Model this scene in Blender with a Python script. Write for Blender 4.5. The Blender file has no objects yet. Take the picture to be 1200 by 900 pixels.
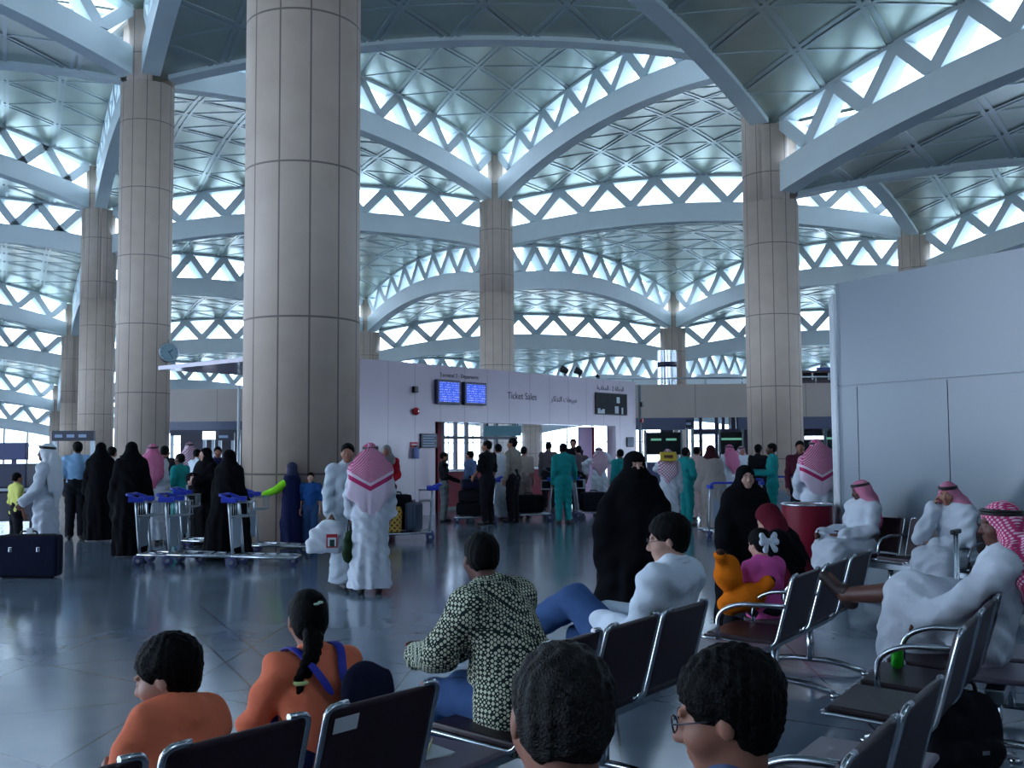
import bpy, bmesh, math, random
import numpy as np
from mathutils import Vector, Matrix, Euler

SC = bpy.context.scene
COL = SC.collection
random.seed(4)

# ------------------------------------------------------------------ camera
F_PX, HORIZON, ROLL, EYE = 1200.0, 527.0, 0.006, 1.65
PITCH = math.atan((HORIZON - 450.0) / F_PX)
cam_d = bpy.data.cameras.new('camera')
cam_d.sensor_width = 36.0
cam_d.lens = 36.0 * F_PX / 1200.0
cam_d.clip_start = 0.05
cam_d.clip_end = 2000.0
cam = bpy.data.objects.new('camera', cam_d)
COL.objects.link(cam)
CAM_M = (Matrix.Translation((0, 0, EYE)) @ Matrix.Rotation(math.pi / 2 + PITCH, 4, 'X') @ Matrix.Rotation(-ROLL, 4, 'Z'))
cam.matrix_world = CAM_M
SC.camera = cam

# ------------------------------------------------------------------ daylight
SC.view_settings.view_transform = 'Standard'
SC.view_settings.look = 'None'
SC.view_settings.gamma = 1.0
SC.view_settings.use_curve_mapping = False
SC.view_settings.exposure = 0.08
W = bpy.data.worlds.new('daylight sky')
SC.world = W
W.use_nodes = True
bg = W.node_tree.nodes['Background']
bg.inputs['Color'].default_value = (0.67, 0.85, 1.10, 1)
bg.inputs['Strength'].default_value = 7.2
SC.cycles.use_denoising = True
SC.cycles.max_bounces = 8
SC.cycles.diffuse_bounces = 5
SC.cycles.glossy_bounces = 4
SC.cycles.transparent_max_bounces = 12
SC.cycles.sample_clamp_indirect = 6.0
SC.cycles.caustics_reflective = False
SC.cycles.caustics_refractive = False


# ------------------------------------------------------------------ pixel helpers (image taken as 1200 x 900)
def ray(px, py):
    d = Vector(((px - 600.0) / F_PX, (450.0 - py) / F_PX, -1.0))
    return (CAM_M.to_3x3() @ d)


def gnd(px, py, h=0.0):
    """the point at height h that shows at this pixel"""
    d = ray(px, py)
    t = (h - EYE) / d.z
    return Vector((d.x * t, d.y * t, h))


def dep(px, py, Y):
    """the point at distance Y that shows at this pixel"""
    d = ray(px, py)
    t = Y / d.y
    return Vector((d.x * t, Y, EYE + d.z * t))


# ------------------------------------------------------------------ materials
def lin(c):
    return tuple((v / 12.92 if v <= 0.04045 else ((v + 0.055) / 1.055) ** 2.4) for v in c)


MATS = {}


def mat(name, rgb, rough=0.6, metal=0.0, noise=0.0, nscale=6.0, bump=0.0, bscale=40.0, spec=0.5, emit=None, estr=0.0):
    if name in MATS:
        return MATS[name]
    m = bpy.data.materials.new(name)
    m.use_nodes = True
    nt = m.node_tree
    b = nt.nodes['Principled BSDF']
    c = lin(tuple(v / 255.0 for v in rgb)) + (1,)
    b.inputs['Base Color'].default_value = c
    b.inputs['Roughness'].default_value = rough
    b.inputs['Metallic'].default_value = metal
    b.inputs['Specular IOR Level'].default_value = spec
    tc = nt.nodes.new('ShaderNodeTexCoord')
    if noise > 0:
        n = nt.nodes.new('ShaderNodeTexNoise')
        n.inputs['Scale'].default_value = nscale
        n.inputs['Detail'].default_value = 4
        nt.links.new(tc.outputs['Object'], n.inputs['Vector'])
        r = nt.nodes.new('ShaderNodeMix')
        r.data_type = 'RGBA'
        r.inputs['A'].default_value = tuple(v * (1 - noise) for v in c[:3]) + (1,)
        r.inputs['B'].default_value = tuple(min(1, v * (1 + noise)) for v in c[:3]) + (1,)
        nt.links.new(n.outputs['Fac'], r.inputs['Factor'])
        nt.links.new(r.outputs['Result'], b.inputs['Base Color'])
    if bump > 0:
        n2 = nt.nodes.new('ShaderNodeTexNoise')
        n2.inputs['Scale'].default_value = bscale
        nt.links.new(tc.outputs['Object'], n2.inputs['Vector'])
        bp = nt.nodes.new('ShaderNodeBump')
        bp.inputs['Strength'].default_value = bump
        bp.inputs['Distance'].default_value = 0.01
        nt.links.new(n2.outputs['Fac'], bp.inputs['Height'])
        nt.links.new(bp.outputs['Normal'], b.inputs['Normal'])
    if emit:
        b.inputs['Emission Color'].default_value = lin(tuple(v / 255.0 for v in emit)) + (1,)
        b.inputs['Emission Strength'].default_value = estr
    MATS[name] = m
    return m


class NG:
    """tiny helper for maths node graphs"""
    def __init__(self, m):
        self.nt = m.node_tree
        self.b = self.nt.nodes['Principled BSDF']

    def coord(self, which='Object'):
        n = self.nt.nodes.new('ShaderNodeTexCoord')
        s = self.nt.nodes.new('ShaderNodeSeparateXYZ')
        self.nt.links.new(n.outputs[which], s.inputs[0])
        self.vec = n.outputs[which]
        return s.outputs[0], s.outputs[1], s.outputs[2]

    def m(self, op, a, b=None, c=None):
        n = self.nt.nodes.new('ShaderNodeMath')
        n.operation = op
        for i, v in enumerate((a, b, c)):
            if v is None:
                continue
            if isinstance(v, (int, float)):
                n.inputs[i].default_value = v
            else:
                self.nt.links.new(v, n.inputs[i])
        return n.outputs[0]

    def line(self, v, period, width, offset=0.0):
        """1 on thin lines repeating along v"""
        u = self.m('MULTIPLY_ADD', v, 1.0 / period, offset)
        f = self.m('FRACT', u)
        d = self.m('ABSOLUTE', self.m('SUBTRACT', f, 0.5))
        return self.m('LESS_THAN', self.m('SUBTRACT', 0.5, d), width / period / 2)

    def mix(self, fac, A, B):
        n = self.nt.nodes.new('ShaderNodeMix')
        n.data_type = 'RGBA'
        for s, v in (('Factor', fac), ('A', A), ('B', B)):
            if isinstance(v, tuple):
                n.inputs[s].default_value = lin(tuple(q / 255.0 for q in v)) + (1,)
            elif isinstance(v, (int, float)):
                n.inputs[s].default_value = v
            else:
                self.nt.links.new(v, n.inputs[s])
        return n.outputs['Result']

    def noise(self, scale, detail=3, vec=None):
        n = self.nt.nodes.new('ShaderNodeTexNoise')
        n.inputs['Scale'].default_value = scale
        n.inputs['Detail'].default_value = detail
        self.nt.links.new(vec or self.vec, n.inputs['Vector'])
        return n.outputs['Fac']

    def color(self, s):
        self.nt.links.new(s, self.b.inputs['Base Color'])


# ------------------------------------------------------------------ mesh helpers
def new_obj(name, bm, material=None, parent=None, smooth=False):
    me = bpy.data.meshes.new(name)
    bm.normal_update()
    bm.to_mesh(me)
    bm.free()
    for m in (material if isinstance(material, (list, tuple)) else [material]):
        if m:
            me.materials.append(m)
    if smooth:
        for p in me.polygons:
            p.use_smooth = True
    o = bpy.data.objects.new(name, me)
    COL.objects.link(o)
    if parent:
        o.parent = parent
    return o


def tag(o, label, cat, group=None):
    o['label'] = label
    o['category'] = cat
    if group:
        o['group'] = group
    return o


def struct(o):
    o['kind'] = 'structure'
    return o


def thing(name, label, cat, loc=(0, 0, 0), rz=0.0, group=None):
    o = bpy.data.objects.new(name, None)
    o.empty_display_size = 0.1
    COL.objects.link(o)
    o.location = loc
    o.rotation_euler = (0, 0, rz)
    return tag(o, label, cat, group)


def copy_tree(root, loc=None, rz=None, label=None, skip=()):
    r = root.copy()
    COL.objects.link(r)
    if loc is not None:
        r.location = loc
    if rz is not None:
        r.rotation_euler = (0, 0, rz)
    if label:
        r['label'] = label
    for ch in list(root.children):
        if ch.name.split('.')[0] in skip:
            continue
        c = ch.copy()
        COL.objects.link(c)
        c.parent = r
        for g in list(ch.children):
            d = g.copy()
            COL.objects.link(d)
            d.parent = c
    return r


def box(bm, lo, hi, M=None, mi=0, bev=0.0):
    lo = Vector(lo); hi = Vector(hi)
    vs = []
    for z in (lo.z, hi.z):
        for x, y in ((lo.x, lo.y), (hi.x, lo.y), (hi.x, hi.y), (lo.x, hi.y)):
            p = Vector((x, y, z))
            vs.append(bm.verts.new(M @ p if M else p))
    fs = [bm.faces.new([vs[i] for i in f]) for f in ((3, 2, 1, 0), (4, 5, 6, 7), (0, 1, 5, 4), (1, 2, 6, 5), (2, 3, 7, 6), (3, 0, 4, 7))]
    for f in fs:
        f.material_index = mi
    if bev > 0:
        es = set()
        for f in fs:
            es.update(f.edges)
        r = bmesh.ops.bevel(bm, geom=list(es), offset=bev, segments=2, affect='EDGES', profile=0.5)
        for f in r['faces']:
            f.material_index = mi
    return vs


def tube(bm, pts, r, n=8, closed=False, mi=0, cap=True):
    """round tube along points; r may be one radius or one per point"""
    pts = [Vector(p) for p in pts]
    k = len(pts)
    rs = r if isinstance(r, (list, tuple)) else [r] * k
    rings = []
    prev = None
    for i, p in enumerate(pts):
        a = pts[(i - 1) % k] if (closed or i > 0) else p
        b = pts[(i + 1) % k] if (closed or i < k - 1) else p
        t = (b - a).normalized()
        if prev is None:
            u = t.orthogonal().normalized()
        else:
            u = (prev - t * prev.dot(t))
            u = u.normalized() if u.length > 1e-6 else t.orthogonal().normalized()
        prev = u
        v = t.cross(u)
        rings.append([bm.verts.new(p + (u * math.cos(2 * math.pi * j / n) + v * math.sin(2 * math.pi * j / n)) * rs[i]) for j in range(n)])
    m = k if closed else k - 1
    for i in range(m):
        A, B = rings[i], rings[(i + 1) % k]
        for j in range(n):
            f = bm.faces.new((A[j], A[(j + 1) % n], B[(j + 1) % n], B[j]))
            f.smooth = True
            f.material_index = mi
    if cap and not closed:
        f = bm.faces.new(list(reversed(rings[0]))); f.material_index = mi
        f = bm.faces.new(rings[-1]); f.material_index = mi


def arc_pts(pts, rad, n=5):
    """polyline with rounded corners"""
    pts = [Vector(p) for p in pts]
    out = [pts[0]]
    for i in range(1, len(pts) - 1):
        p = pts[i]
        a = (pts[i - 1] - p); b = (pts[i + 1] - p)
        ra = min(rad, a.length * 0.48, b.length * 0.48)
        A = p + a.normalized() * ra; B = p + b.normalized() * ra
        for q in range(n + 1):
            t = q / n
            out.append(A * (1 - t) ** 2 + p * 2 * t * (1 - t) + B * t * t)
    out.append(pts[-1])
    return out


def lathe(bm, prof, n=24, c=(0, 0, 0), mi=0):
    rings = []
    for r, z in prof:
        rings.append([bm.verts.new((c[0] + r * math.cos(2 * math.pi * j / n), c[1] + r * math.sin(2 * math.pi * j / n), c[2] + z)) for j in range(n)])
    for i in range(len(prof) - 1):
        for j in range(n):
            f = bm.faces.new((rings[i][j], rings[i][(j + 1) % n], rings[i + 1][(j + 1) % n], rings[i + 1][j]))
            f.smooth = True
            f.material_index = mi
    bm.faces.new(list(reversed(rings[0]))).material_index = mi
    bm.faces.new(rings[-1]).material_index = mi


def prism(bm, poly, d, M=None, mi=0):
    """polygon in the XZ plane pushed +-d along Y"""
    n = len(poly)
    A = [Vector((x, -d, z)) for x, z in poly]
    B = [Vector((x, d, z)) for x, z in poly]
    if M:
        A = [M @ p for p in A]; B = [M @ p for p in B]
    A = [bm.verts.new(p) for p in A]; B = [bm.verts.new(p) for p in B]
    bm.faces.new(A).material_index = mi
    bm.faces.new(list(reversed(B))).material_index = mi
    for i in range(n):
        bm.faces.new((A[i], B[i], B[(i + 1) % n], A[(i + 1) % n])).material_index = mi


def writing(name, body, size, M, material, parent=None, align='CENTER', depth=0.004):
    """lettering as mesh, lying in the XY plane of matrix M"""
    cu = bpy.data.curves.new(name, 'FONT')
    cu.body = body
    cu.size = size
    cu.align_x = align
    cu.extrude = depth
    t = bpy.data.objects.new(name + '_curve', cu)
    COL.objects.link(t)
    dg = bpy.context.evaluated_depsgraph_get()
    me = bpy.data.meshes.new_from_object(t.evaluated_get(dg))
    bpy.data.objects.remove(t)
    me.materials.clear()
    me.materials.append(material)
    o = bpy.data.objects.new(name, me)
    COL.objects.link(o)
    if parent:
        o.parent = parent
        o.matrix_local = M
    else:
        o.matrix_world = M
    return o


# ------------------------------------------------------------------ column grid and vault levels
S = 25.17                       # column spacing
TH = -0.0678                    # turn of the grid
GA = Vector((-3.86, 18.75))     # the nearest column
E1 = Vector((math.cos(TH), math.sin(TH)))
E2 = Vector((-math.sin(TH), math.cos(TH)))
ROWH = S * math.sqrt(3) / 2
L0Z, STEP, RISE = 19.45, 2.70, 1.45
BEAM_H, BEAM_D = 0.98, 0.36
COL_R = 1.05


def node(i, j):
    return GA + E1 * ((i - j / 2) * S) + E2 * (j * ROWH)


# triangles: ('u', i, j) = nodes (i,j),(i+1,j),(i+1,j+1) ; ('d', i, j) = nodes (i,j),(i+1,j+1),(i,j+1)
def corners(t):
    k, i, j = t
    return [(i, j), (i + 1, j), (i + 1, j + 1)] if k == 'u' else [(i, j), (i + 1, j + 1), (i, j + 1)]


def keep(t):
    k, i, j = t
    if not (-2 <= j <= 3):
        return False
    c = sum((node(*n) for n in corners(t)), Vector((0, 0))) / 3
    return abs(c.x) < 22 + 0.62 * max(c.y, 0) + 10


TRI = [t for j in range(-2, 4) for i in range(-6, 9) for t in (('u', i, j), ('d', i, j)) if keep(t)]
EDGE = {}
for t in TRI:
    c = corners(t)
    for a, b in ((0, 1), (1, 2), (2, 0)):
        e = tuple(sorted((c[a], c[b])))
        EDGE.setdefault(e, []).append(t)
NB = {t: [] for t in TRI}
for e, ts in EDGE.items():
    if len(ts) == 2:
        NB[ts[0]].append(ts[1]); NB[ts[1]].append(ts[0])
# the ridge of highest vaults, read off the picture: C-B-E, C-D-L, A-C-M
LEVEL = {}
seed = [('u', 0, 1), ('u', -1, 1), ('u', -1, 0)]
seed = [t for t in seed if t in NB]
queue = list(seed)
for t in seed:
    LEVEL[t] = 0
while queue:
    t = queue.pop(0)
    for u in NB[t]:
        if u not in LEVEL:
            LEVEL[u] = LEVEL[t] + 1
            queue.append(u)
for t in TRI:
    LEVEL[t] = min(LEVEL.get(t, 5), 5)


def spring(t):
    return L0Z - STEP * LEVEL[t]
# ------------------------------------------------------------------ structure materials
def make_floor_mat():
    m = mat('polished stone floor', (104, 116, 128), rough=0.16, spec=0.55)
    g = NG(m)
    x, y, z = g.coord('Object')
    xr = g.m('ADD', g.m('MULTIPLY', x, math.cos(TH)), g.m('MULTIPLY', y, math.sin(TH)))
    yr = g.m('ADD', g.m('MULTIPLY', x, -math.sin(TH)), g.m('MULTIPLY', y, math.cos(TH)))
    P = 1.50
    out = None
    for k, (a, w) in enumerate(((30, 0.014), (90, 0.014), (150, 0.014))):
        v = g.m('ADD', g.m('MULTIPLY', xr, -math.sin(math.radians(a))), g.m('MULTIPLY', yr, math.cos(math.radians(a))))
        l = g.line(v, P, w, 0.13)
        out = l if out is None else g.m('MAXIMUM', out, l)
    v = g.m('ADD', g.m('MULTIPLY', xr, -math.sin(math.radians(120))), g.m('MULTIPLY', yr, math.cos(math.radians(120))))
    out = g.m('MAXIMUM', out, g.m('MAXIMUM', g.line(v, 5.2, 0.02, 0.30), g.line(v, 5.2, 0.02, 0.36)))
    n1 = g.noise(0.9, 4)
    n2 = g.noise(3.0, 2)
    base = g.mix(n1, (88, 104, 122), (120, 136, 154))
    base = g.mix(g.m('MULTIPLY', n2, 0.45), base, (138, 148, 160))
    g.color(g.mix(g.m('MULTIPLY', out, 0.85), base, (38, 44, 54)))
    r = g.m('MULTIPLY_ADD', n1, 0.10, 0.10)
    g.nt.links.new(r, g.b.inputs['Roughness'])
    return m


def make_column_mat():
    m = mat('beige stone cladding', (190, 172, 160), rough=0.55)
    g = NG(m)
    x, y, z = g.coord('Object')
    ang = g.m('ARCTAN2', y, x)
    a = g.line(ang, math.radians(30), 0.030, 0.5)
    h = g.line(z, 2.75, 0.035, 0.546)
    ln = g.m('MAXIMUM', a, h)
    n = g.noise(2.0, 5)
    n2 = g.noise(60.0, 3)
    c = g.mix(n, (200, 178, 162), (226, 205, 188))
    c = g.mix(g.m('MULTIPLY', n2, 0.25), c, (176, 156, 138))
    g.color(g.mix(g.m('MULTIPLY', ln, 0.75), c, (92, 80, 76)))
    return m


M_FLOOR = make_floor_mat()
M_COL = make_column_mat()
M_BEAM = mat('white painted concrete', (226, 236, 236), rough=0.5, noise=0.05, nscale=1.2)
M_TRUSS = mat('white painted truss', (222, 232, 234), rough=0.45)
M_PANEL = mat('brushed aluminium ceiling panel', (184, 194, 184), rough=0.27, metal=0.45, noise=0.14, nscale=0.7)
M_RIB = mat('aluminium ceiling rib', (186, 196, 196), rough=0.27, metal=0.45)
M_GLASS = bpy.data.materials.new('clear glazing')
M_GLASS.use_nodes = True
_nt = M_GLASS.node_tree
_nt.nodes.clear()
_o = _nt.nodes.new('ShaderNodeOutputMaterial')
_mx = _nt.nodes.new('ShaderNodeMixShader')
_tr = _nt.nodes.new('ShaderNodeBsdfTransparent')
_gl = _nt.nodes.new('ShaderNodeBsdfGlossy')
_gl.inputs['Roughness'].default_value = 0.02
_lw = _nt.nodes.new('ShaderNodeLayerWeight')
_lw.inputs['Blend'].default_value = 0.3
_pw = _nt.nodes.new('ShaderNodeMath')
_pw.operation = 'POWER'
_pw.inputs[1].default_value = 4.0
_sc = _nt.nodes.new('ShaderNodeMath')
_sc.operation = 'MULTIPLY_ADD'
_sc.inputs[1].default_value = 0.5
_sc.inputs[2].default_value = 0.04
_nt.links.new(_lw.outputs['Facing'], _pw.inputs[0])
_nt.links.new(_pw.outputs[0], _sc.inputs[0])
_tr.inputs['Color'].default_value = (0.95, 0.97, 1, 1)
_nt.links.new(_sc.outputs[0], _mx.inputs[0])
_nt.links.new(_tr.outputs[0], _mx.inputs[1])
_nt.links.new(_gl.outputs[0], _mx.inputs[2])
_nt.links.new(_mx.outputs[0], _o.inputs[0])
M_DARK = mat('dark metal', (40, 42, 48), rough=0.4, metal=0.3)
M_JOINT = mat('dark joint', (70, 72, 78), rough=0.7)

# ------------------------------------------------------------------ floor
bm = bmesh.new()
box(bm, (-95, -24, -0.3), (95, 128, 0.0))
floor = struct(new_obj('floor', bm, M_FLOOR))
bm = bmesh.new()
box(bm, (-900, -900, -0.6), (900, 900, -0.32))
struct(new_obj('ground', bm, mat('desert ground', (196, 188, 172), rough=0.9, noise=0.1, nscale=0.05)))

# ------------------------------------------------------------------ vault shells (two shapes, copied)
SPH_R = (S * S / 8 + RISE * RISE / 2) / RISE
SPH_R = math.sqrt(SPH_R ** 2 + (S / (2 * math.sqrt(3))) ** 2)
CIRC = S / math.sqrt(3)
ZC = -math.sqrt(SPH_R ** 2 - CIRC ** 2)


def sph(x, y):
    return math.sqrt(SPH_R ** 2 - x * x - y * y) + ZC


def shell_mesh(kind):
    n = 24
    cs = [Vector(node(*c)) for c in corners((kind, 0, 0))]
    cen = sum(cs, Vector((0, 0))) / 3
    cs = [c - cen for c in cs]
    bm = bmesh.new()
    for off, flip in ((0.0, True), (0.28, False)):
        g = {}
        for a in range(n + 1):
            for b in range(n + 1 - a):
                p = (cs[0] * a + cs[1] * b + cs[2] * (n - a - b)) / n
                g[a, b] = bm.verts.new((p.x, p.y, sph(p.x, p.y) + off))
        for a in range(n):
            for b in range(n - a):
                fs = [(g[a, b], g[a + 1, b], g[a, b + 1])]
                if a + b < n - 1:
                    fs.append((g[a + 1, b], g[a + 1, b + 1], g[a, b + 1]))
                for f in fs:
                    f = bm.faces.new(list(reversed(f)) if flip else f)
                    f.smooth = True
    me = bpy.data.meshes.new('ceiling_' + kind)
    bm.to_mesh(me); bm.free()
    me.materials.append(M_PANEL)
    # ribs
    bm = bmesh.new()
    N = 8

    def strip(p, q, off, w, d):
        L = (q - p).length
        t = (q - p) / L
        nrm = Vector((-t.y, t.x))
        k = max(2, int(L / 1.0))
        prev = None
        for s in range(k + 1):
            c = p + (q - p) * (s / k)
            ring = []
            for sx, dz in ((-1, 0.02), (-1, -d), (1, -d), (1, 0.02)):
                v = c + nrm * (off + sx * w / 2)
                ring.append(bm.verts.new((v.x, v.y, sph(v.x, v.y) + dz)))
            if prev:
                for e in range(3):
                    bm.faces.new((prev[e], prev[e + 1], ring[e + 1], ring[e]))
            prev = ring
    # family k runs parallel to the edge opposite corner k
    ys = [abs((cs[(k + 1) % 3] - cs[(k + 2) % 3]).normalized().dot(E1)) for k in range(3)]
    thin = ys.index(max(ys))
    for k in range(3):
        A, B, C = cs[k], cs[(k + 1) % 3], cs[(k + 2) % 3]
        for s in range(1, N):
            p = A + (B - A) * (s / N)
            q = A + (C - A) * (s / N)
            if k == thin:
                strip(p, q, 0, 0.13, 0.035)
            else:
                strip(p, q, -0.13, 0.15, 0.045)
                strip(p, q, 0.13, 0.15, 0.045)
    rm = bpy.data.meshes.new('ceiling_rib_' + kind)
    bm.normal_update()
    bm.to_mesh(rm); bm.free()
    rm.materials.append(M_RIB)
    return me, rm


SHELL = {k: shell_mesh(k) for k in 'ud'}
for t in TRI:
    cen = sum((node(*n) for n in corners(t)), Vector((0, 0))) / 3
    o = bpy.data.objects.new('ceiling', SHELL[t[0]][0])
    COL.objects.link(o)
    o.location = (cen.x, cen.y, spring(t))
    struct(o)
    r = bpy.data.objects.new('ceiling_rib', SHELL[t[0]][1])
    COL.objects.link(r)
    r.parent = o

# ------------------------------------------------------------------ arches, trusses and clerestory glass (one shape each, copied)


def arcz(u):           # u in -1..1 along the span
    e = S / (2 * math.sqrt(3))
    return math.sqrt(max(0, SPH_R ** 2 - e * e - (u * S / 2) ** 2)) + ZC


U_END = 1 - 1.0 / (S / 2)


def arch_beam():
    bm = bmesh.new()
    n = 32
    prev = None
    for s in range(n + 1):
        u = -U_END + 2 * U_END * s / n
        z = arcz(u)
        ring = [bm.verts.new((u * S / 2, y, z + dz)) for y, dz in ((-BEAM_D, -0.14), (BEAM_D, -0.14), (BEAM_D, BEAM_H), (-BEAM_D, BEAM_H))]
        if prev:
            for e in range(4):
                bm.faces.new((prev[e], ring[e], ring[(e + 1) % 4], prev[(e + 1) % 4]))
        else:
            bm.faces.new(ring)
        prev = ring
    bm.faces.new(list(reversed(prev)))
    # casting joints
    me = bpy.data.meshes.new('arch_beam')
    bm.normal_update()
    bm.to_mesh(me); bm.free()
    me.materials.append(M_BEAM)
    return me


def truss():
    bm = bmesh.new()
    n = 16
    d = BEAM_D * 0.92
    w = 0.50

    def bar(u0, z0, u1, z1, w):
        p = Vector((u0 * S / 2, z0)); q = Vector((u1 * S / 2, z1))
        h = w / 2 / max(0.25, abs((q - p).normalized().y))
        prism(bm, [(p.x - h, p.y), (p.x + h, p.y), (q.x + h, q.y), (q.x - h, q.y)], d)
    # rails
    m = 32
    for lo, hi in ((BEAM_H - 0.02, BEAM_H + 0.04), (STEP - 0.12, STEP + 0.05)):
        prev = None
        for s in range(m + 1):
            u = -U_END + 2 * U_END * s / m
            z = arcz(u)
            ring = [bm.verts.new((u * S / 2, y, z + dz)) for y, dz in ((-d, lo), (d, lo), (d, hi), (-d, hi))]
            if prev:
                for e in range(4):
                    bm.faces.new((prev[e], ring[e], ring[(e + 1) % 4], prev[(e + 1) % 4]))
            prev = ring
    for s in range(n):
        u0 = -U_END + 2 * U_END * s / n
        u1 = -U_END + 2 * U_END * (s + 1) / n
        za, zb = arcz(u0), arcz(u1)
        if s % 2 == 0:
            bar(u0, za + STEP - 0.12, u1, zb + BEAM_H + 0.05, w)
        else:
            bar(u0, za + BEAM_H + 0.05, u1, zb + STEP - 0.12, w)
    me = bpy.data.meshes.new('window_frame')
    bm.normal_update()
    bm.to_mesh(me); bm.free()
    me.materials.append(M_TRUSS)
    return me


def pane():
    bm = bmesh.new()
    m = 32
    for y in (0.0,):
        prev = None
        for s in range(m + 1):
            u = -U_END + 2 * U_END * s / m
            z = arcz(u)
            r = [bm.verts.new((u * S / 2, y, z + BEAM_H)), bm.verts.new((u * S / 2, y, z + STEP))]
            if prev:
                f = (prev[0], r[0], r[1], prev[1])
                bm.faces.new(f if y == 0 else tuple(reversed(f)))
            prev = r
        if y == 0:
            pass
    me = bpy.data.meshes.new('clerestory_glass')
    bm.normal_update()
    bm.to_mesh(me); bm.free()
    me.materials.append(M_GLASS)
    return me


ME_BEAM, ME_TRUSS, ME_PANE = arch_beam(), truss(), pane()
WIN_N = 0
TRIM_N = 0


def next_win():
    global WIN_N
    WIN_N += 1
    return 'window_%d' % WIN_N


for e, ts in EDGE.items():
    a, b = node(*e[0]), node(*e[1])
    mid = (a + b) / 2
    ang = math.atan2(b.y - a.y, b.x - a.x)
    zs = sorted(spring(t) for t in ts)
    if len(ts) == 1 and mid.y < 0:
        continue
    low = zs[0] if len(zs) == 2 else zs[0] - STEP
    TRIM_N += 1
    o = bpy.data.objects.new('trim_%d' % TRIM_N, ME_BEAM)
    COL.objects.link(o)
    o.location = (mid.x, mid.y, low)
    o.rotation_euler = (0, 0, ang)
    struct(o)
    if len(zs) == 1 or zs[1] - zs[0] > 1:
        w = bpy.data.objects.new(next_win(), ME_PANE)
        COL.objects.link(w)
        w.location = (mid.x, mid.y, low)
        w.rotation_euler = (0, 0, ang)
        struct(w)
        f = bpy.data.objects.new('window_frame', ME_TRUSS)
        COL.objects.link(f)
        f.parent = w
    if len(ts) == 1 and mid.y > 20:
        # glass curtain wall standing under the outermost arch
        zt = low
        bm = bmesh.new()
        prev = None
        for s_ in range(25):
            u = -U_END + 2 * U_END * s_ / 24
            r_ = [bm.verts.new((u * S / 2, 0, 0)), bm.verts.new((u * S / 2, 0, zt + arcz(u) - 0.15))]
            if prev:
                bm.faces.new((prev[0], r_[0], r_[1], prev[1]))
            prev = r_
        w = struct(new_obj(next_win(), bm, M_GLASS))
        w.location = (mid.x, mid.y, 0)
        w.rotation_euler = (0, 0, ang)
        bm = bmesh.new()
        for s_ in range(10):
            u = -U_END + 2 * U_END * s_ / 9
            box(bm, (u * S / 2 - 0.06, -0.09, 0), (u * S / 2 + 0.06, 0.09, zt + arcz(u) - 0.1))
        for hz in (0.1, 2.4, 4.4, 6.4, 8.4, 10.4):
            if hz < zt - 0.3:
                box(bm, (-U_END * S / 2, -0.05, hz - 0.05), (U_END * S / 2, 0.05, hz + 0.05))
        new_obj('window_frame', bm, M_DARK, w)

# ------------------------------------------------------------------ columns
SECTOR = {}
for t in TRI:
    cs = corners(t)
    cen = sum((node(*n) for n in cs), Vector((0, 0))) / 3
    for c in cs:
        d = cen - node(*c)
        SECTOR.setdefault(c, []).append((math.atan2(d.y, d.x), spring(t)))
COL_LABEL = {
    (0, 0): 'thick beige stone-clad column nearest the camera, left of the ticket wall',
    (1, 1): 'beige stone-clad column just left of the tall white partition wall',
    (0, 1): 'beige stone-clad column carrying the round wall clock',
    (1, 2): 'beige stone-clad column rising behind the departures and ticket sales wall',
    (0, 2): 'beige column just left of and behind the clock column',
    (2, 2): 'beige column top showing above the white partition wall',
    (2, 3): 'distant beige column behind the shiny ventilation drum on the back wall',
    (1, 3): 'distant beige column half hidden by the right side of the nearest thick column',
    (0, 3): 'farthest left beige column, partly behind another column by the glass wall',
}
for c, secs in SECTOR.items():
    p = node(*c)
    if not (10 < p.y < 112 and abs(p.x) < 0.52 * p.y + 3):
        continue
    bm = bmesh.new()
    zl = min(z for _, z in secs) - 0.15
    n = 48
    lathe(bm, [(COL_R, 0), (COL_R, zl)], n)
    for a, z in secs:
        if z - zl < 0.3:
            continue
        lo = [bm.verts.new((0, 0, zl - 0.05))]; hi = [bm.verts.new((0, 0, z + 0.05))]
        for k in range(9):
            th = a - math.pi / 6 + math.pi / 3 * k / 8
            lo.append(bm.verts.new((COL_R * math.cos(th), COL_R * math.sin(th), zl - 0.05)))
            hi.append(bm.verts.new((COL_R * math.cos(th), COL_R * math.sin(th), z + 0.05)))
        bm.faces.new(list(reversed(lo))); bm.faces.new(hi)
        for k in range(9):
            q = (k + 1) % 9
            f = bm.faces.new((lo[k], lo[k + 1], hi[k + 1], hi[k]))
            f.smooth = 0 < k
        bm.faces.new((lo[9], lo[0], hi[0], hi[9]))
    o = new_obj('column', bm, M_COL)
    o.location = (p.x, p.y, 0)
    o.rotation_euler = (0, 0, 0.06)
    o['kind'] = 'structure'
    tag(o, COL_LABEL.get(c, 'beige stone-clad column standing far off to the side of the hall'), 'column')
    #print('column', c, [round(z, 1) for _, z in secs])

# unseen walls added behind the camera and at right to darken the foreground
M_SHADEWALL = mat('plain grey shading wall', (120, 122, 128), rough=0.6)
bm = bmesh.new()
box(bm, (-46, -20.4, 0), (46, -20, 9.0))
struct(new_obj('shade_wall_rear', bm, M_SHADEWALL))
bm = bmesh.new()
box(bm, (15, -20, 0), (15.4, 19, 9.0))
struct(new_obj('shade_wall_side', bm, M_SHADEWALL))  # added out of view, keeps side light off the near seats
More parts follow.
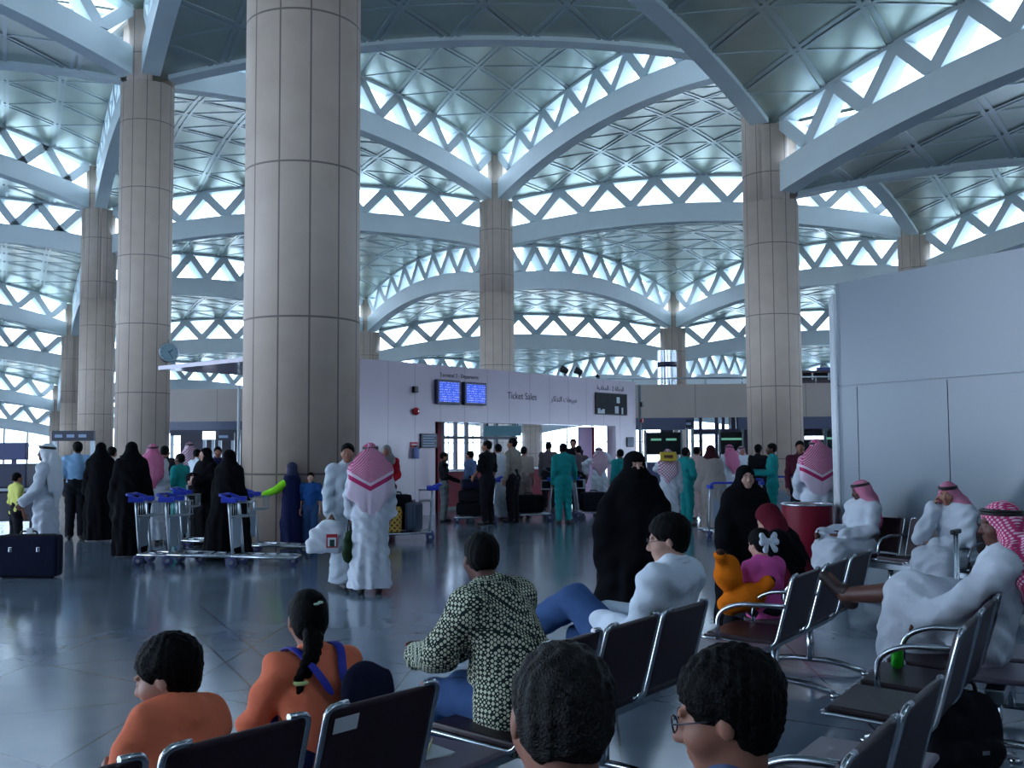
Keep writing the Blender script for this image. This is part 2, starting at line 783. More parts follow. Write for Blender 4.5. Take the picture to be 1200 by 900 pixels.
# ------------------------------------------------------------------ walls of the hall
M_WPANEL = mat('glossy off-white wall panel', (108, 121, 131), rough=0.22, noise=0.04, nscale=0.8)
M_WALLBEIGE = mat('beige wall panel', (172, 160, 152), rough=0.45, noise=0.05, nscale=0.6)
M_SLATE = mat('slate blue sign band', (74, 82, 108), rough=0.35)
M_MAROON = mat('maroon laminate', (118, 14, 38), rough=0.5, spec=0.25)
M_CHROME = mat('chrome', (200, 205, 212), rough=0.18, metal=1.0)
M_STEEL = mat('brushed steel', (160, 170, 178), rough=0.32, metal=0.9)
M_BLACK = mat('black plastic', (18, 18, 22), rough=0.4)
M_RED = mat('red enamel', (180, 24, 36), rough=0.3)
M_WHITE = mat('white plastic', (220, 224, 228), rough=0.4)
M_INK = mat('dark grey lettering', (58, 54, 66), rough=0.5)
M_LIT = mat('lit white panel', (230, 235, 255), rough=0.5, emit=(225, 235, 255), estr=1.6)


def seam_mat(name, rgb, per, w, rough=0.3, dark=0.55, zper=None):
    m = mat(name, rgb, rough=rough)
    g = NG(m)
    x, y, z = g.coord('Object')
    l = g.line(x, per, w)
    if zper:
        l = g.m('MAXIMUM', l, g.line(z, zper, w))
    n = g.noise(0.7, 3)
    a = g.mix(n, tuple(v * 0.95 for v in rgb), tuple(min(255, v * 1.05) for v in rgb))
    g.color(g.mix(g.m('MULTIPLY', l, dark), a, (60, 56, 62)))
    return m


M_FASCIA = seam_mat('satin mauve wall cladding', (190, 174, 188), 0.93, 0.015, rough=0.16)
M_BACKW = seam_mat('beige back wall cladding', (170, 158, 150), 2.4, 0.03, rough=0.45)

# tall white partition on the right
PW0 = Vector((4.19, 13.0))
PWD = (Vector((5.38, 10.76)) - PW0).normalized()
PWN = Vector((PWD.y, -PWD.x))          # towards the seats
if PWN.x > 0:
    PWN = -PWN
PW_ANG = math.atan2(PWD.y, PWD.x)
bm = bmesh.new()
LEN, TH_W, ZT, ZJ = 9.0, 0.36, 3.71, 2.41


def rounded_slab(bm, x0, x1, z0, z1, th, round0=False):
    poly = []
    if round0:
        for k in range(13):
            a = math.pi / 2 + math.pi * k / 12
            poly.append((x0 + th / 2 + th / 2 * math.cos(a), th / 2 * math.sin(a)))
    else:
        poly += [(x0, th / 2), (x0, -th / 2)]
    poly += [(x1, -th / 2), (x1, th / 2)]
    A = [bm.verts.new((x, y, z0)) for x, y in poly]
    B = [bm.verts.new((x, y, z1)) for x, y in poly]
    bm.faces.new(list(reversed(A))); bm.faces.new(B)
    n = len(poly)
    for i in range(n):
        bm.faces.new((A[i], A[(i + 1) % n], B[(i + 1) % n], B[i]))


rounded_slab(bm, 0, LEN, ZJ + 0.012, ZT, TH_W, True)
rounded_slab(bm, 0, 0.42, 0.10, ZJ - 0.012, TH_W, True)
x = 0.432
while x < LEN:
    rounded_slab(bm, x, min(LEN, x + 1.30), 0.10, ZJ - 0.012, TH_W)
    x += 1.312
rounded_slab(bm, 0.02, LEN, 0.0, ZT - 0.02, TH_W - 0.05, True)
wr = struct(new_obj('wall_right', bm, M_WPANEL))
wr.location = (PW0.x, PW0.y, 0)
wr.rotation_euler = (0, 0, PW_ANG)
for k, dx in enumerate((-0.06, -0.20)):
    bm = bmesh.new()
    lathe(bm, [(0.045, 0), (0.045, 3.6)], 14)
    o = struct(new_obj('trim_%d' % (900 + k), bm, M_WHITE, smooth=False))
    q = PW0 + PWD * dx + PWN * (0.02 - 0.10 * k)
    o.location = (q.x, q.y, 0)

# long beige back wall with shops and gates under it
BW0 = Vector((10.5, 45.2))
BWD = E1
BW_ANG = TH


def bw(px, py=480):
    """distance along the back wall seen at this pixel column, and the height there"""
    d = ray(px, py)
    n = Vector((-BWD.y, BWD.x))
    t = BW0.dot(n) / (d.x * n.x + d.y * n.y)
    p = Vector((d.x * t, d.y * t))
    return (p - BW0).dot(BWD), EYE + d.z * t


xl, xr = bw(172)[0], bw(1100)[0]
ZTOP = bw(870, 450)[1]
ZB1 = bw(870, 489)[1]
ZB2 = bw(870, 503)[1]
op0, op1 = bw(811)[0], bw(864)[0]
bm = bmesh.new()
xg0, xg1 = bw(400)[0], bw(742)[0]
for a, b in ((xl, xg0), (xg1, xr)):
    box(bm, (a, -0.15, ZB1), (b, 0.15, ZTOP))
o = struct(new_obj('wall_back', bm, M_BACKW))
o.location = (BW0.x, BW0.y, 0); o.rotation_euler = (0, 0, BW_ANG)
bm = bmesh.new()
for a, b in ((xl, xg0), (xg1, op0), (op1, xr)):
    box(bm, (a, -0.22, ZB2), (b, 0.2, ZB1 - 0.003))
o = struct(new_obj('trim_910', bm, M_SLATE))
o.location = (BW0.x, BW0.y, 0); o.rotation_euler = (0, 0, BW_ANG)
# posts that carry it and the dim rear wall of the shops
bm = bmesh.new()
x = xl
while x < xr:
    if not (op0 - 0.3 < x < op1 + 0.1 or xg0 - 0.2 < x < xg1):
        box(bm, (x, -0.12, 0), (x + 0.25, 0.12, ZB2))
    x += 4.8
o = struct(new_obj('trim_911', bm, M_BACKW))
o.location = (BW0.x, BW0.y, 0); o.rotation_euler = (0, 0, BW_ANG)
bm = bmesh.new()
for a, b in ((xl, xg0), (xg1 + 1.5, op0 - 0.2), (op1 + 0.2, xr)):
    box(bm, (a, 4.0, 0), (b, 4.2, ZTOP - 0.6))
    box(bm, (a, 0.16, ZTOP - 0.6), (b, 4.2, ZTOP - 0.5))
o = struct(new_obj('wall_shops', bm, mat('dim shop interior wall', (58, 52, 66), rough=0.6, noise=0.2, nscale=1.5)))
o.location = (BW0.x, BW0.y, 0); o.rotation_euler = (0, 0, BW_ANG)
# bright opening with mullions
bm = bmesh.new()
for f in (0.0, 0.18, 0.53, 0.68, 0.88, 1.0):
    x = op0 + (op1 - op0) * f
    box(bm, (x - 0.07, -0.08, 0), (x + 0.07, 0.08, ZB1))
box(bm, (op0, -0.09, ZB2 - 0.22), (op1, 0.09, ZB2 + 0.02))
fr = struct(new_obj('door_1', bm, mat('blue black door frame', (40, 40, 66), rough=0.4)))
fr.location = (BW0.x, BW0.y, 0); fr.rotation_euler = (0, 0, BW_ANG)
bm = bmesh.new()
vs = [bm.verts.new(v) for v in ((op0, 0, 0), (op1, 0, 0), (op1, 0, ZB1), (op0, 0, ZB1))]
bm.faces.new(vs)
new_obj('door_glass', bm, M_GLASS, fr)
# handrail on top of the back wall
bm = bmesh.new()
x0, x1 = bw(700)[0], bw(985)[0]
tube(bm, [(x0, 0, ZTOP + 0.28), (x1, 0, ZTOP + 0.28)], 0.04, 6)
x = x0
while x < x1:
    tube(bm, [(x, 0, ZTOP), (x, 0, ZTOP + 0.28)], 0.03, 6)
    x += 1.6
o = new_obj('handrail', bm, M_STEEL)
o.location = (BW0.x, BW0.y, 0); o.rotation_euler = (0, 0, BW_ANG)
tag(o, 'thin steel handrail running along the top of the beige back wall', 'railing')
# shiny ventilation drum
xc = bw(785)[0]
p = BW0 + BWD * xc + Vector((-BWD.y, BWD.x)) * 1.2
dz0, dz1 = dep(785, 447, p.y).z, dep(785, 411, p.y).z
t = thing('ventilation_drum', 'shiny ribbed steel ventilation drum with a dark band above the back wall', 'ventilation drum', (p.x, p.y, dz0 - 1.2))
bm = bmesh.new()
R = 11.2 / 1200 * p.y
n = 40
zz = [0, 1.2 + (dz1 - dz0) * 0.50]
A = []
for z in (0, dz1 - dz0 + 1.2):
    A.append([bm.verts.new(((R if k % 2 else R * 0.93) * math.cos(2 * math.pi * k / n), (R if k % 2 else R * 0.93) * math.sin(2 * math.pi * k / n), z)) for k in range(n)])
for k in range(n):
    bm.faces.new((A[0][k], A[0][(k + 1) % n], A[1][(k + 1) % n], A[1][k]))
bm.faces.new(A[1]); bm.faces.new(list(reversed(A[0])))
new_obj('drum', bm, M_CHROME, t)
bm = bmesh.new()
h = (dz1 - dz0)
lathe(bm, [(R * 1.03, 1.2 + h * 0.46), (R * 1.03, 1.2 + h * 0.62)], 32)
new_obj('band', bm, mat('navy band', (26, 30, 60), rough=0.4), t)
# dark bridge seen over the back wall on the right
q0, q1 = dep(941, 446, 56), dep(1040, 430, 56)
t = thing('upper_walkway', 'dark upper walkway with a blue sign showing over the back wall', 'walkway', (q0.x, 56, 0))
bm = bmesh.new()
box(bm, (0, 0, dep(950, 437, 56).z), (9, 1.5, dep(950, 434, 56).z))
box(bm, (0, 0.3, dep(950, 446, 56).z - 1.5), (9, 1.4, dep(950, 445, 56).z))
box(bm, (0, 1.3, dep(950, 446, 56).z - 1.5), (9, 1.4, dep(950, 435, 56).z))
new_obj('deck', bm, mat('dark brown cladding', (62, 48, 56), rough=0.5), t)
bm = bmesh.new()
for k in range(7):
    box(bm, (0.9 * k + 0.5, 0.02, dep(950, 445, 56).z), (0.9 * k + 0.58, 0.1, dep(950, 437, 56).z))
new_obj('railing', bm, M_WHITE, t)
bm = bmesh.new()
a, b = dep(957, 434, 56), dep(981, 430.5, 56)
box(bm, (a.x - q0.x, -0.05, a.z), (b.x - q0.x, 0.05, b.z))
new_obj('sign', bm, mat('blue sign board', (40, 60, 130), rough=0.4), t)
bm = bmesh.new()
for k in range(2):
    box(bm, (8 * k + 0.3, 0.5, 0), (8 * k + 0.7, 0.9, dep(950, 446, 56).z - 1.4))
new_obj('support', bm, M_DARK, t)

# ------------------------------------------------------------------ ticket sales wall
TW0 = Vector((-3.65, 24.5))
TWU = Vector((7.73, 9.3)).normalized()
TWN = Vector((TWU.y, -TWU.x))
TW_ANG = math.atan2(TWU.y, TWU.x)
TW_M = Matrix.Translation((TW0.x, TW0.y, 0)) @ Matrix.Rotation(TW_ANG, 4, 'Z')   # local -y looks at the hall
LW = 12.1


def tw(px, py):
    d = ray(px, py)
    t = TW0.dot(TWN) / (d.x * TWN.x + d.y * TWN.y)
    p = Vector((d.x * t, d.y * t))
    return (p - TW0).dot(TWU), EYE + d.z * t


ZF1 = (tw(430, 421)[1] + tw(740, 447)[1]) / 2
ZF0 = (tw(515, 495)[1] + tw(735, 499)[1]) / 2
xo0, xo1 = tw(510, 540)[0], tw(722, 540)[0]
wt = struct(bpy.data.objects.new('wall_tickets', None))
bm = bmesh.new()
box(bm, (-2.2, 0, ZF0), (LW, 0.35, ZF1))
box(bm, (-2.2, 0.002, 0), (xo0, 0.35, ZF0))
box(bm, (xo1, 0.002, 0), (LW, 0.35, ZF0))
box(bm, (-2.2, 0.35, ZF1 - 0.12), (LW, 5.2, ZF1 - 0.02))
box(bm, (LW - 0.2, 0.35, 0), (LW, 0.9, ZF1 - 0.1))
bpy.data.objects.remove(wt)
wt = struct(new_obj('wall_tickets', bm, M_FASCIA))
wt.matrix_world = TW_M
# glazed rear of the ticket hall
bm = bmesh.new()
YB = 5.1
vs = [bm.verts.new(v) for v in ((xo0 - 1.5, YB, 0), (LW, YB, 0), (LW, YB, ZF1 - 0.1), (xo0 - 1.5, YB, ZF1 - 0.1))]
bm.faces.new(vs)
w = struct(new_obj(next_win(), bm, M_GLASS))
w.matrix_world = TW_M
bm = bmesh.new()
x = xo0 - 1.5
k = 0
while x < LW:
    box(bm, (x - 0.05, YB - 0.06, 0), (x + 0.05, YB + 0.06, ZF1 - 0.1))
    x += (1.0 if k % 2 else 0.55)
    k += 1
box(bm, (xo0 - 1.5, YB - 0.05, 2.02), (LW, YB + 0.05, 2.12))
box(bm, (xo0 - 1.5, YB - 0.05, 0), (LW, YB + 0.05, 0.95))
new_obj('window_frame', bm, mat('grey mullion', (70, 78, 96), rough=0.4), w)
# dark partition on the left of the opening
xd = tw(541, 540)[0]
bm = bmesh.new()
box(bm, (xo0 - 0.3, 0.62, 0), (xd, 0.70, ZF1 - 0.15))
xq = tw(531, 540)[0]
box(bm, (xq, 0.56, 0), (xq + 0.14, 0.74, ZF1 - 0.15), mi=1)
o = struct(new_obj('wall_partition', bm, [mat('dim grey partition', (54, 60, 70), rough=0.5), M_MAROON]))
o.matrix_world = TW_M
q0, q1 = dep(567, 499, 31.0), dep(611, 511, 31.0)
t = thing('hanging_sign', 'pale teal sign board hanging inside the ticket opening', 'sign', ((q0.x + q1.x) / 2, 31.0, q1.z))
w2, h2 = (q1.x - q0.x) / 2, q0.z - q1.z
bm = bmesh.new(); box(bm, (-w2, -0.05, 0), (w2, 0.05, h2), bev=0.01); new_obj('board', bm, mat('pale teal board', (120, 170, 180), rough=0.4), t)
for s_ in (-1, 1):
    bm = bmesh.new(); tube(bm, [(s_ * w2 * 0.8, 0, h2 - 0.01), (s_ * w2 * 0.8, 0, ZF1 - 0.05 - q1.z)], 0.02, 6); new_obj('rod', bm, M_DARK, t)
# tall pale kiosk panel near the right end of the opening
t = thing('kiosk_panel', 'tall pinkish panel with dark red edge at right end of the ticket opening', 'panel')
a, b = tw(702, 505), tw(722, 540)
bm = bmesh.new()
box(bm, (0, 0, 0), (b[0] - a[0] - 0.25, 0.08, ZF0 - 0.02), bev=0.01)
new_obj('panel', bm, mat('pale pink panel', (206, 176, 206), rough=0.4), t)
bm = bmesh.new()
box(bm, (b[0] - a[0] - 0.25, -0.02, 0), (b[0] - a[0] - 0.15, 0.1, ZF0 - 0.02))
new_obj('edge_post', bm, M_MAROON, t)
t.matrix_world = TW_M @ Matrix.Translation((a[0], 0.75, 0))
# maroon counter
t = thing('ticket_counter', 'long maroon ticket counter with a pale top under the ticket sales sign', 'counter')
t.matrix_world = TW_M @ Matrix.Translation((xo0 + 1.5, 1.2, 0))
Lc = xo1 - xo0 - 2.3
bm = bmesh.new()
box(bm, (0, 0, 0.08), (Lc, 0.5, 1.05))
box(bm, (0, -0.03, 0.55), (Lc, 0.0, 0.60))
new_obj('body', bm, M_MAROON, t)
bm = bmesh.new()
box(bm, (-0.04, -0.12, 1.05), (Lc + 0.04, 0.6, 1.10), bev=0.008)
new_obj('countertop', bm, M_WHITE, t)
bm = bmesh.new()
box(bm, (0.05, 0.05, 0), (Lc - 0.05, 0.45, 0.08))
new_obj('plinth', bm, M_DARK, t)

# lettering on the wall


def tw_text(name, body, px, py, size, align='CENTER', m=M_INK):
    x, z = tw(px, py)
    M = TW_M @ Matrix.Translation((x, -0.004, z)) @ Matrix.Rotation(math.pi / 2, 4, 'X')
    return writing(name, body, size, M, m, None, align)


AR_TICKET = '\uFEE3\uFE92\uFEF4\uFECC\uFE8E\uFE95'[::-1]
AR_TICKET = '\uFEAE\uFEDB\uFE8D\uFEAC\uFE98\uFEDF\uFE8D' + ' ' + AR_TICKET
AR_TERM = '\uFE93\uFEAD\uFEA9\uFE8E\uFED0\uFEE4\uFEDF\uFE8D - 2 \uFE94\uFEDF\uFE8E\uFEBC\uFEDF\uFE8D'


def scaled_text(name, body, pl, pr, pyb, label, cat, zscale=None):
    """lettering set so that it runs between two pixel columns on the wall"""
    x0, z = tw(pl[0], pyb)
    x1, z1 = tw(pr[0], pyb)
    o = tw_text(name, body, (pl[0] + pr[0]) / 2, pyb, 1.0)
    wdt = max(v.co.x for v in o.data.vertices) - min(v.co.x for v in o.data.vertices)
    s = (x1 - x0) / wdt
    for v in o.data.vertices:
        v.co.x *= s
        v.co.y *= s if zscale is None else zscale
    o['kind'] = 'thing'
    return tag(o, label, cat)


scaled_text('wall_lettering', 'Terminal 2 - Departures', (516, 0), (561, 0), 443.0, 'small dark lettering Terminal 2 - Departures above the blue screens', 'lettering')
scaled_text('wall_lettering', 'Ticket Sales', (595, 0), (629, 0), 468.0, 'dark lettering Ticket Sales on the mauve wall', 'lettering')
scaled_text('wall_lettering', AR_TICKET, (646, 0), (676, 0), 471.0, 'dark Arabic lettering right of the words Ticket Sales', 'lettering')
scaled_text('wall_lettering', AR_TERM, (700, 0), (731, 0), 457.8, 'small dark Arabic lettering above the dark picture panel', 'lettering')


def screen_mat():
    m = mat('departures screen', (10, 30, 120), rough=0.2)
    g = NG(m)
    x, y, z = g.coord('Object')
    rows = g.line(z, 0.062, 0.030)
    cell = g.nt.nodes.new('ShaderNodeTexNoise')
    cell.inputs['Scale'].default_value = 26
    g.nt.links.new(g.vec, cell.inputs['Vector'])
    f = g.m('MULTIPLY', rows, g.m('GREATER_THAN', cell.outputs['Fac'], 0.52))
    head = g.m('GREATER_THAN', g.m('ABSOLUTE', z), 0.40)
    f = g.m('MAXIMUM', g.m('MULTIPLY', f, 0.4), g.m('MULTIPLY', head, 0.6))
    c = g.mix(f, (14, 70, 220), (190, 215, 255))
    g.nt.links.new(c, g.b.inputs['Emission Color'])
    g.b.inputs['Emission Strength'].default_value = 0.9
    return m


M_SCREEN = screen_mat()
for k, (pl, pr, pt, pb) in enumerate(((509, 536, 444.5, 474.5), (541, 566.5, 447.5, 475.5))):
    a, b = tw(pl, pt), tw(pr, pb)
    w2, h2 = (b[0] - a[0]) / 2, (a[1] - b[1]) / 2
    t = thing('departures_screen', ['blue departures screen on the left of the pair on the mauve wall', 'blue departures screen on the right of the pair, nearer the ticket lettering'][k], 'screen', group='departures screens')
    t.matrix_world = TW_M @ Matrix.Translation(((a[0] + b[0]) / 2, 0, (a[1] + b[1]) / 2))
    bm = bmesh.new()
    box(bm, (-w2, -0.12, -h2), (w2, 0.0, h2), bev=0.01)
    new_obj('housing', bm, mat('navy screen housing', (40, 48, 84), rough=0.4), t)
    bm = bmesh.new()
    box(bm, (-w2 + 0.06, -0.128, -h2 + 0.06), (w2 - 0.06, -0.121, h2 - 0.06))
    new_obj('display', bm, M_SCREEN, t)
# dark picture panel: an unlit display with a pale plain figure shape
a, b = tw(697, 459.5), tw(733.5, 487)
t = thing('picture_panel', 'dark rectangular picture panel with pale shapes near the right end of the wall', 'picture')
w2, h2 = (b[0] - a[0]) / 2, (a[1] - b[1]) / 2
t.matrix_world = TW_M @ Matrix.Translation(((a[0] + b[0]) / 2, 0, (a[1] + b[1]) / 2))
bm = bmesh.new()
box(bm, (-w2, -0.06, -h2), (w2, 0.0, h2), bev=0.008)
new_obj('frame', bm, M_BLACK, t)
m = mat('dark photo print', (24, 30, 40), rough=0.6, noise=0.5, nscale=5, spec=0.2)
bm = bmesh.new()
box(bm, (-w2 + 0.03, -0.066, -h2 + 0.03), (w2 - 0.03, -0.06, h2 - 0.03))
new_obj('print', bm, m, t)
for fx, fw, f0, f1 in ((-0.85, 0.08, -0.9, -0.45), (-0.7, 0.05, -0.9, -0.6), (-0.58, 0.08, -0.9, -0.5), (0.28, 0.12, -0.85, -0.2), (0.38, 0.10, 0.1, 0.65), (0.65, 0.05, -0.9, -0.3)):
    bm = bmesh.new()
    box(bm, ((fx - fw) * w2, -0.0705, f0 * h2), ((fx + fw) * w2, -0.067, f1 * h2))
    new_obj('pale_print', bm, mat('pale print', (190, 200, 210), rough=0.4), t)
# small fittings on the wall
x, z = tw(485, 456.5)
t = thing('wall_speaker', 'small square black speaker box above the red fire bell', 'speaker')
t.matrix_world = TW_M @ Matrix.Translation((x, 0, z))
bm = bmesh.new(); box(bm, (-0.07, -0.10, -0.08), (0.07, 0, 0.08), bev=0.012); new_obj('housing', bm, M_BLACK, t)
bm = bmesh.new(); box(bm, (-0.055, -0.105, -0.065), (0.055, -0.101, 0.065)); new_obj('grille', bm, M_DARK, t)
x, z = tw(486, 482)
t = thing('fire_bell', 'round red fire bell on the mauve wall left of the screens', 'bell')
t.matrix_world = TW_M @ Matrix.Translation((x, 0, z)) @ Matrix.Rotation(math.pi / 2, 4, 'X')
bm = bmesh.new(); lathe(bm, [(0.055, 0), (0.055, 0.03), (0.1, 0.05), (0.1, 0.07), (0.075, 0.115), (0.03, 0.13)], 24); new_obj('gong', bm, M_RED, t)
bm = bmesh.new(); lathe(bm, [(0.018, 0.125), (0.018, 0.142)], 12); new_obj('bolt', bm, M_CHROME, t)
a, b = tw(492, 508), tw(511, 525)
t = thing('directory_sign', 'dark rectangular notice with pale lines beside the ticket opening', 'sign')
w2, h2 = (b[0] - a[0]) / 2, (a[1] - b[1]) / 2
t.matrix_world = TW_M @ Matrix.Translation(((a[0] + b[0]) / 2, 0, (a[1] + b[1]) / 2))
bm = bmesh.new(); box(bm, (-w2, -0.05, -h2), (w2, 0, h2), bev=0.006); new_obj('board', bm, mat('dark sign board', (32, 38, 56), rough=0.4), t)
bm = bmesh.new()
for k in range(5):
    box(bm, (-w2 * 0.8, -0.053, h2 * (0.7 - 0.35 * k) - 0.015), (w2 * (0.8 - 0.2 * (k % 2)), -0.0505, h2 * (0.7 - 0.35 * k) + 0.015))
new_obj('pale_lines', bm, mat('pale blue print', (150, 170, 200), rough=0.5), t)
a, b = tw(480.5, 518), tw(489, 524)
t = thing('fire_point_sign', 'small red sign above the fire extinguisher', 'sign')
t.matrix_world = TW_M @ Matrix.Translation(((a[0] + b[0]) / 2, 0, (a[1] + b[1]) / 2))
w2, h2 = (b[0] - a[0]) / 2, (a[1] - b[1]) / 2
bm = bmesh.new(); box(bm, (-w2, -0.02, -h2), (w2, 0, h2), bev=0.004); new_obj('plate', bm, mat('pinkish red sign', (214, 60, 80), rough=0.4), t)
bm = bmesh.new(); box(bm, (-w2 * 0.7, -0.023, -h2 * 0.2), (w2 * 0.7, -0.0205, h2 * 0.2)); new_obj('pale_line', bm, M_WHITE, t)
x, z = tw(485, 530)
t = thing('fire_extinguisher', 'small blue-grey fire extinguisher hanging under the red sign', 'fire extinguisher')
t.matrix_world = TW_M @ Matrix.Translation((x, -0.09, z - 0.16))
bm = bmesh.new(); lathe(bm, [(0.075, 0), (0.08, 0.03), (0.08, 0.22), (0.05, 0.27), (0.02, 0.28)], 18); new_obj('cylinder', bm, mat('blue grey extinguisher', (120, 130, 190), rough=0.3), t)
bm = bmesh.new(); box(bm, (-0.05, -0.02, 0.28), (0.05, 0.02, 0.33)); tube(bm, [(0.04, 0, 0.31), (0.10, 0, 0.25), (0.10, 0, 0.1)], 0.012, 6); new_obj('valve', bm, M_BLACK, t)
bm = bmesh.new(); box(bm, (-0.03, 0.06, 0.05), (0.03, 0.09, 0.25)); new_obj('bracket', bm, M_DARK, t)
# post with red light at the right end
x, z = tw(744, 500)
t = thing('alarm_post', 'slim pale post with dark box and red call point at the wall end', 'post')
t.matrix_world = TW_M @ Matrix.Translation((LW + 0.16, -0.05, 0))
bm = bmesh.new(); lathe(bm, [(0.05, 0), (0.05, ZF1 - 0.1)], 12); new_obj('pole', bm, M_WPANEL, t)
bm = bmesh.new(); box(bm, (-0.05, -0.12, tw(746, 493)[1] - 0.06), (0.05, -0.04, tw(746, 493)[1] + 0.06), bev=0.01); new_obj('call_point', bm, M_RED, t)
bm = bmesh.new(); box(bm, (-0.05, -0.12, tw(746, 474)[1] - 0.08), (0.05, -0.04, tw(746, 474)[1] + 0.08), bev=0.01); new_obj('dark_box', bm, M_BLACK, t)
a, b = tw(733, 513), tw(743, 523)
t = thing('notice_board', 'small grey notice on the right pier of the ticket wall', 'sign')
t.matrix_world = TW_M @ Matrix.Translation(((a[0] + b[0]) / 2, 0, (a[1] + b[1]) / 2))
bm = bmesh.new(); box(bm, (-0.2, -0.03, -0.16), (0.2, 0, 0.16), bev=0.006); new_obj('frame', bm, M_DARK, t)
bm = bmesh.new(); box(bm, (-0.17, -0.034, -0.13), (0.17, -0.0305, 0.13)); new_obj('sheet', bm, mat('grey sheet', (110, 124, 140), rough=0.5), t)
for k, (px, py) in enumerate(((667.5, 434), (684, 434), (706, 442))):
    x, z = tw(px, py + 5)
    t = thing('spotlight', ['dark spotlight on top of the ticket wall, leftmost of three', 'dark spotlight on top of the ticket wall, middle of three', 'small dark spotlight on top of the ticket wall, rightmost of three'][k], 'spotlight', group='spotlights on the ticket wall')
    t.matrix_world = TW_M @ Matrix.Translation((x, 0.17, ZF1))
    s = 1.0 if k < 2 else 0.5
    bm = bmesh.new(); box(bm, (-0.03, -0.03, 0), (0.03, 0.03, 0.12 * s)); new_obj('bracket', bm, M_BLACK, t)
    bm = bmesh.new(); lathe(bm, [(0.05 * s, -0.1 * s), (0.08 * s, -0.08 * s), (0.11 * s, 0.1 * s), (0.11 * s, 0.14 * s)], 16)
    o = new_obj('lamp_head', bm, M_BLACK, t)
    o.location = (0, 0, 0.19 * s); o.rotation_euler = (-1.1, 0, 0.4)

# ------------------------------------------------------------------ clock on the column
cc = node(0, 1)
cp = dep(197.5, 413, cc.y - 0.35)
t = thing('wall_clock', 'round steel double-faced clock on a bracket on the column at left', 'clock', cp, 0.55)
bm = bmesh.new()
R = 0.40
lathe(bm, [(R * 0.9, -0.09), (R, -0.07), (R, 0.07), (R * 0.9, 0.09)], 36)
o = new_obj('case', bm, M_STEEL, t); o.rotation_euler = (math.pi / 2, 0, 0)
bm = bmesh.new()
lathe(bm, [(R * 0.86, 0.088), (R * 0.86, 0.096)], 36)
o = new_obj('dial', bm, mat('clock dial', (120, 150, 160), rough=0.25), t); o.rotation_euler = (math.pi / 2, 0, 0)
bm = bmesh.new()
for k in range(12):
    a = k * math.pi / 6
    M = Matrix.Rotation(a, 4, 'Y')
    box(bm, (-0.012, -0.104, R * 0.70), (0.012, -0.097, R * 0.82), M)
new_obj('hour_marks', bm, M_BLACK, t)
bm = bmesh.new()
box(bm, (-0.016, -0.11, -0.03), (0.016, -0.105, R * 0.45), Matrix.Rotation(0.9, 4, 'Y'))
box(bm, (-0.011, -0.116, -0.05), (0.011, -0.111, R * 0.68), Matrix.Rotation(2.6, 4, 'Y'))
new_obj('hands', bm, M_BLACK, t)
bm = bmesh.new()
tube(bm, [(-0.38, 0, 0), (-0.75, 0.1, 0)], 0.05, 8)
tube(bm, [(0, 0, 0.38), (0, 0, 0.52)], 0.03, 8)
new_obj('bracket', bm, M_STEEL, t)
# ------------------------------------------------------------------ soft shapes: distance fields turned into one continuous mesh
def V(*a):
    return np.array(a, dtype=np.float32)


def unit(v):
    v = np.asarray(v, dtype=np.float32)
    return v / (np.linalg.norm(v) + 1e-9)


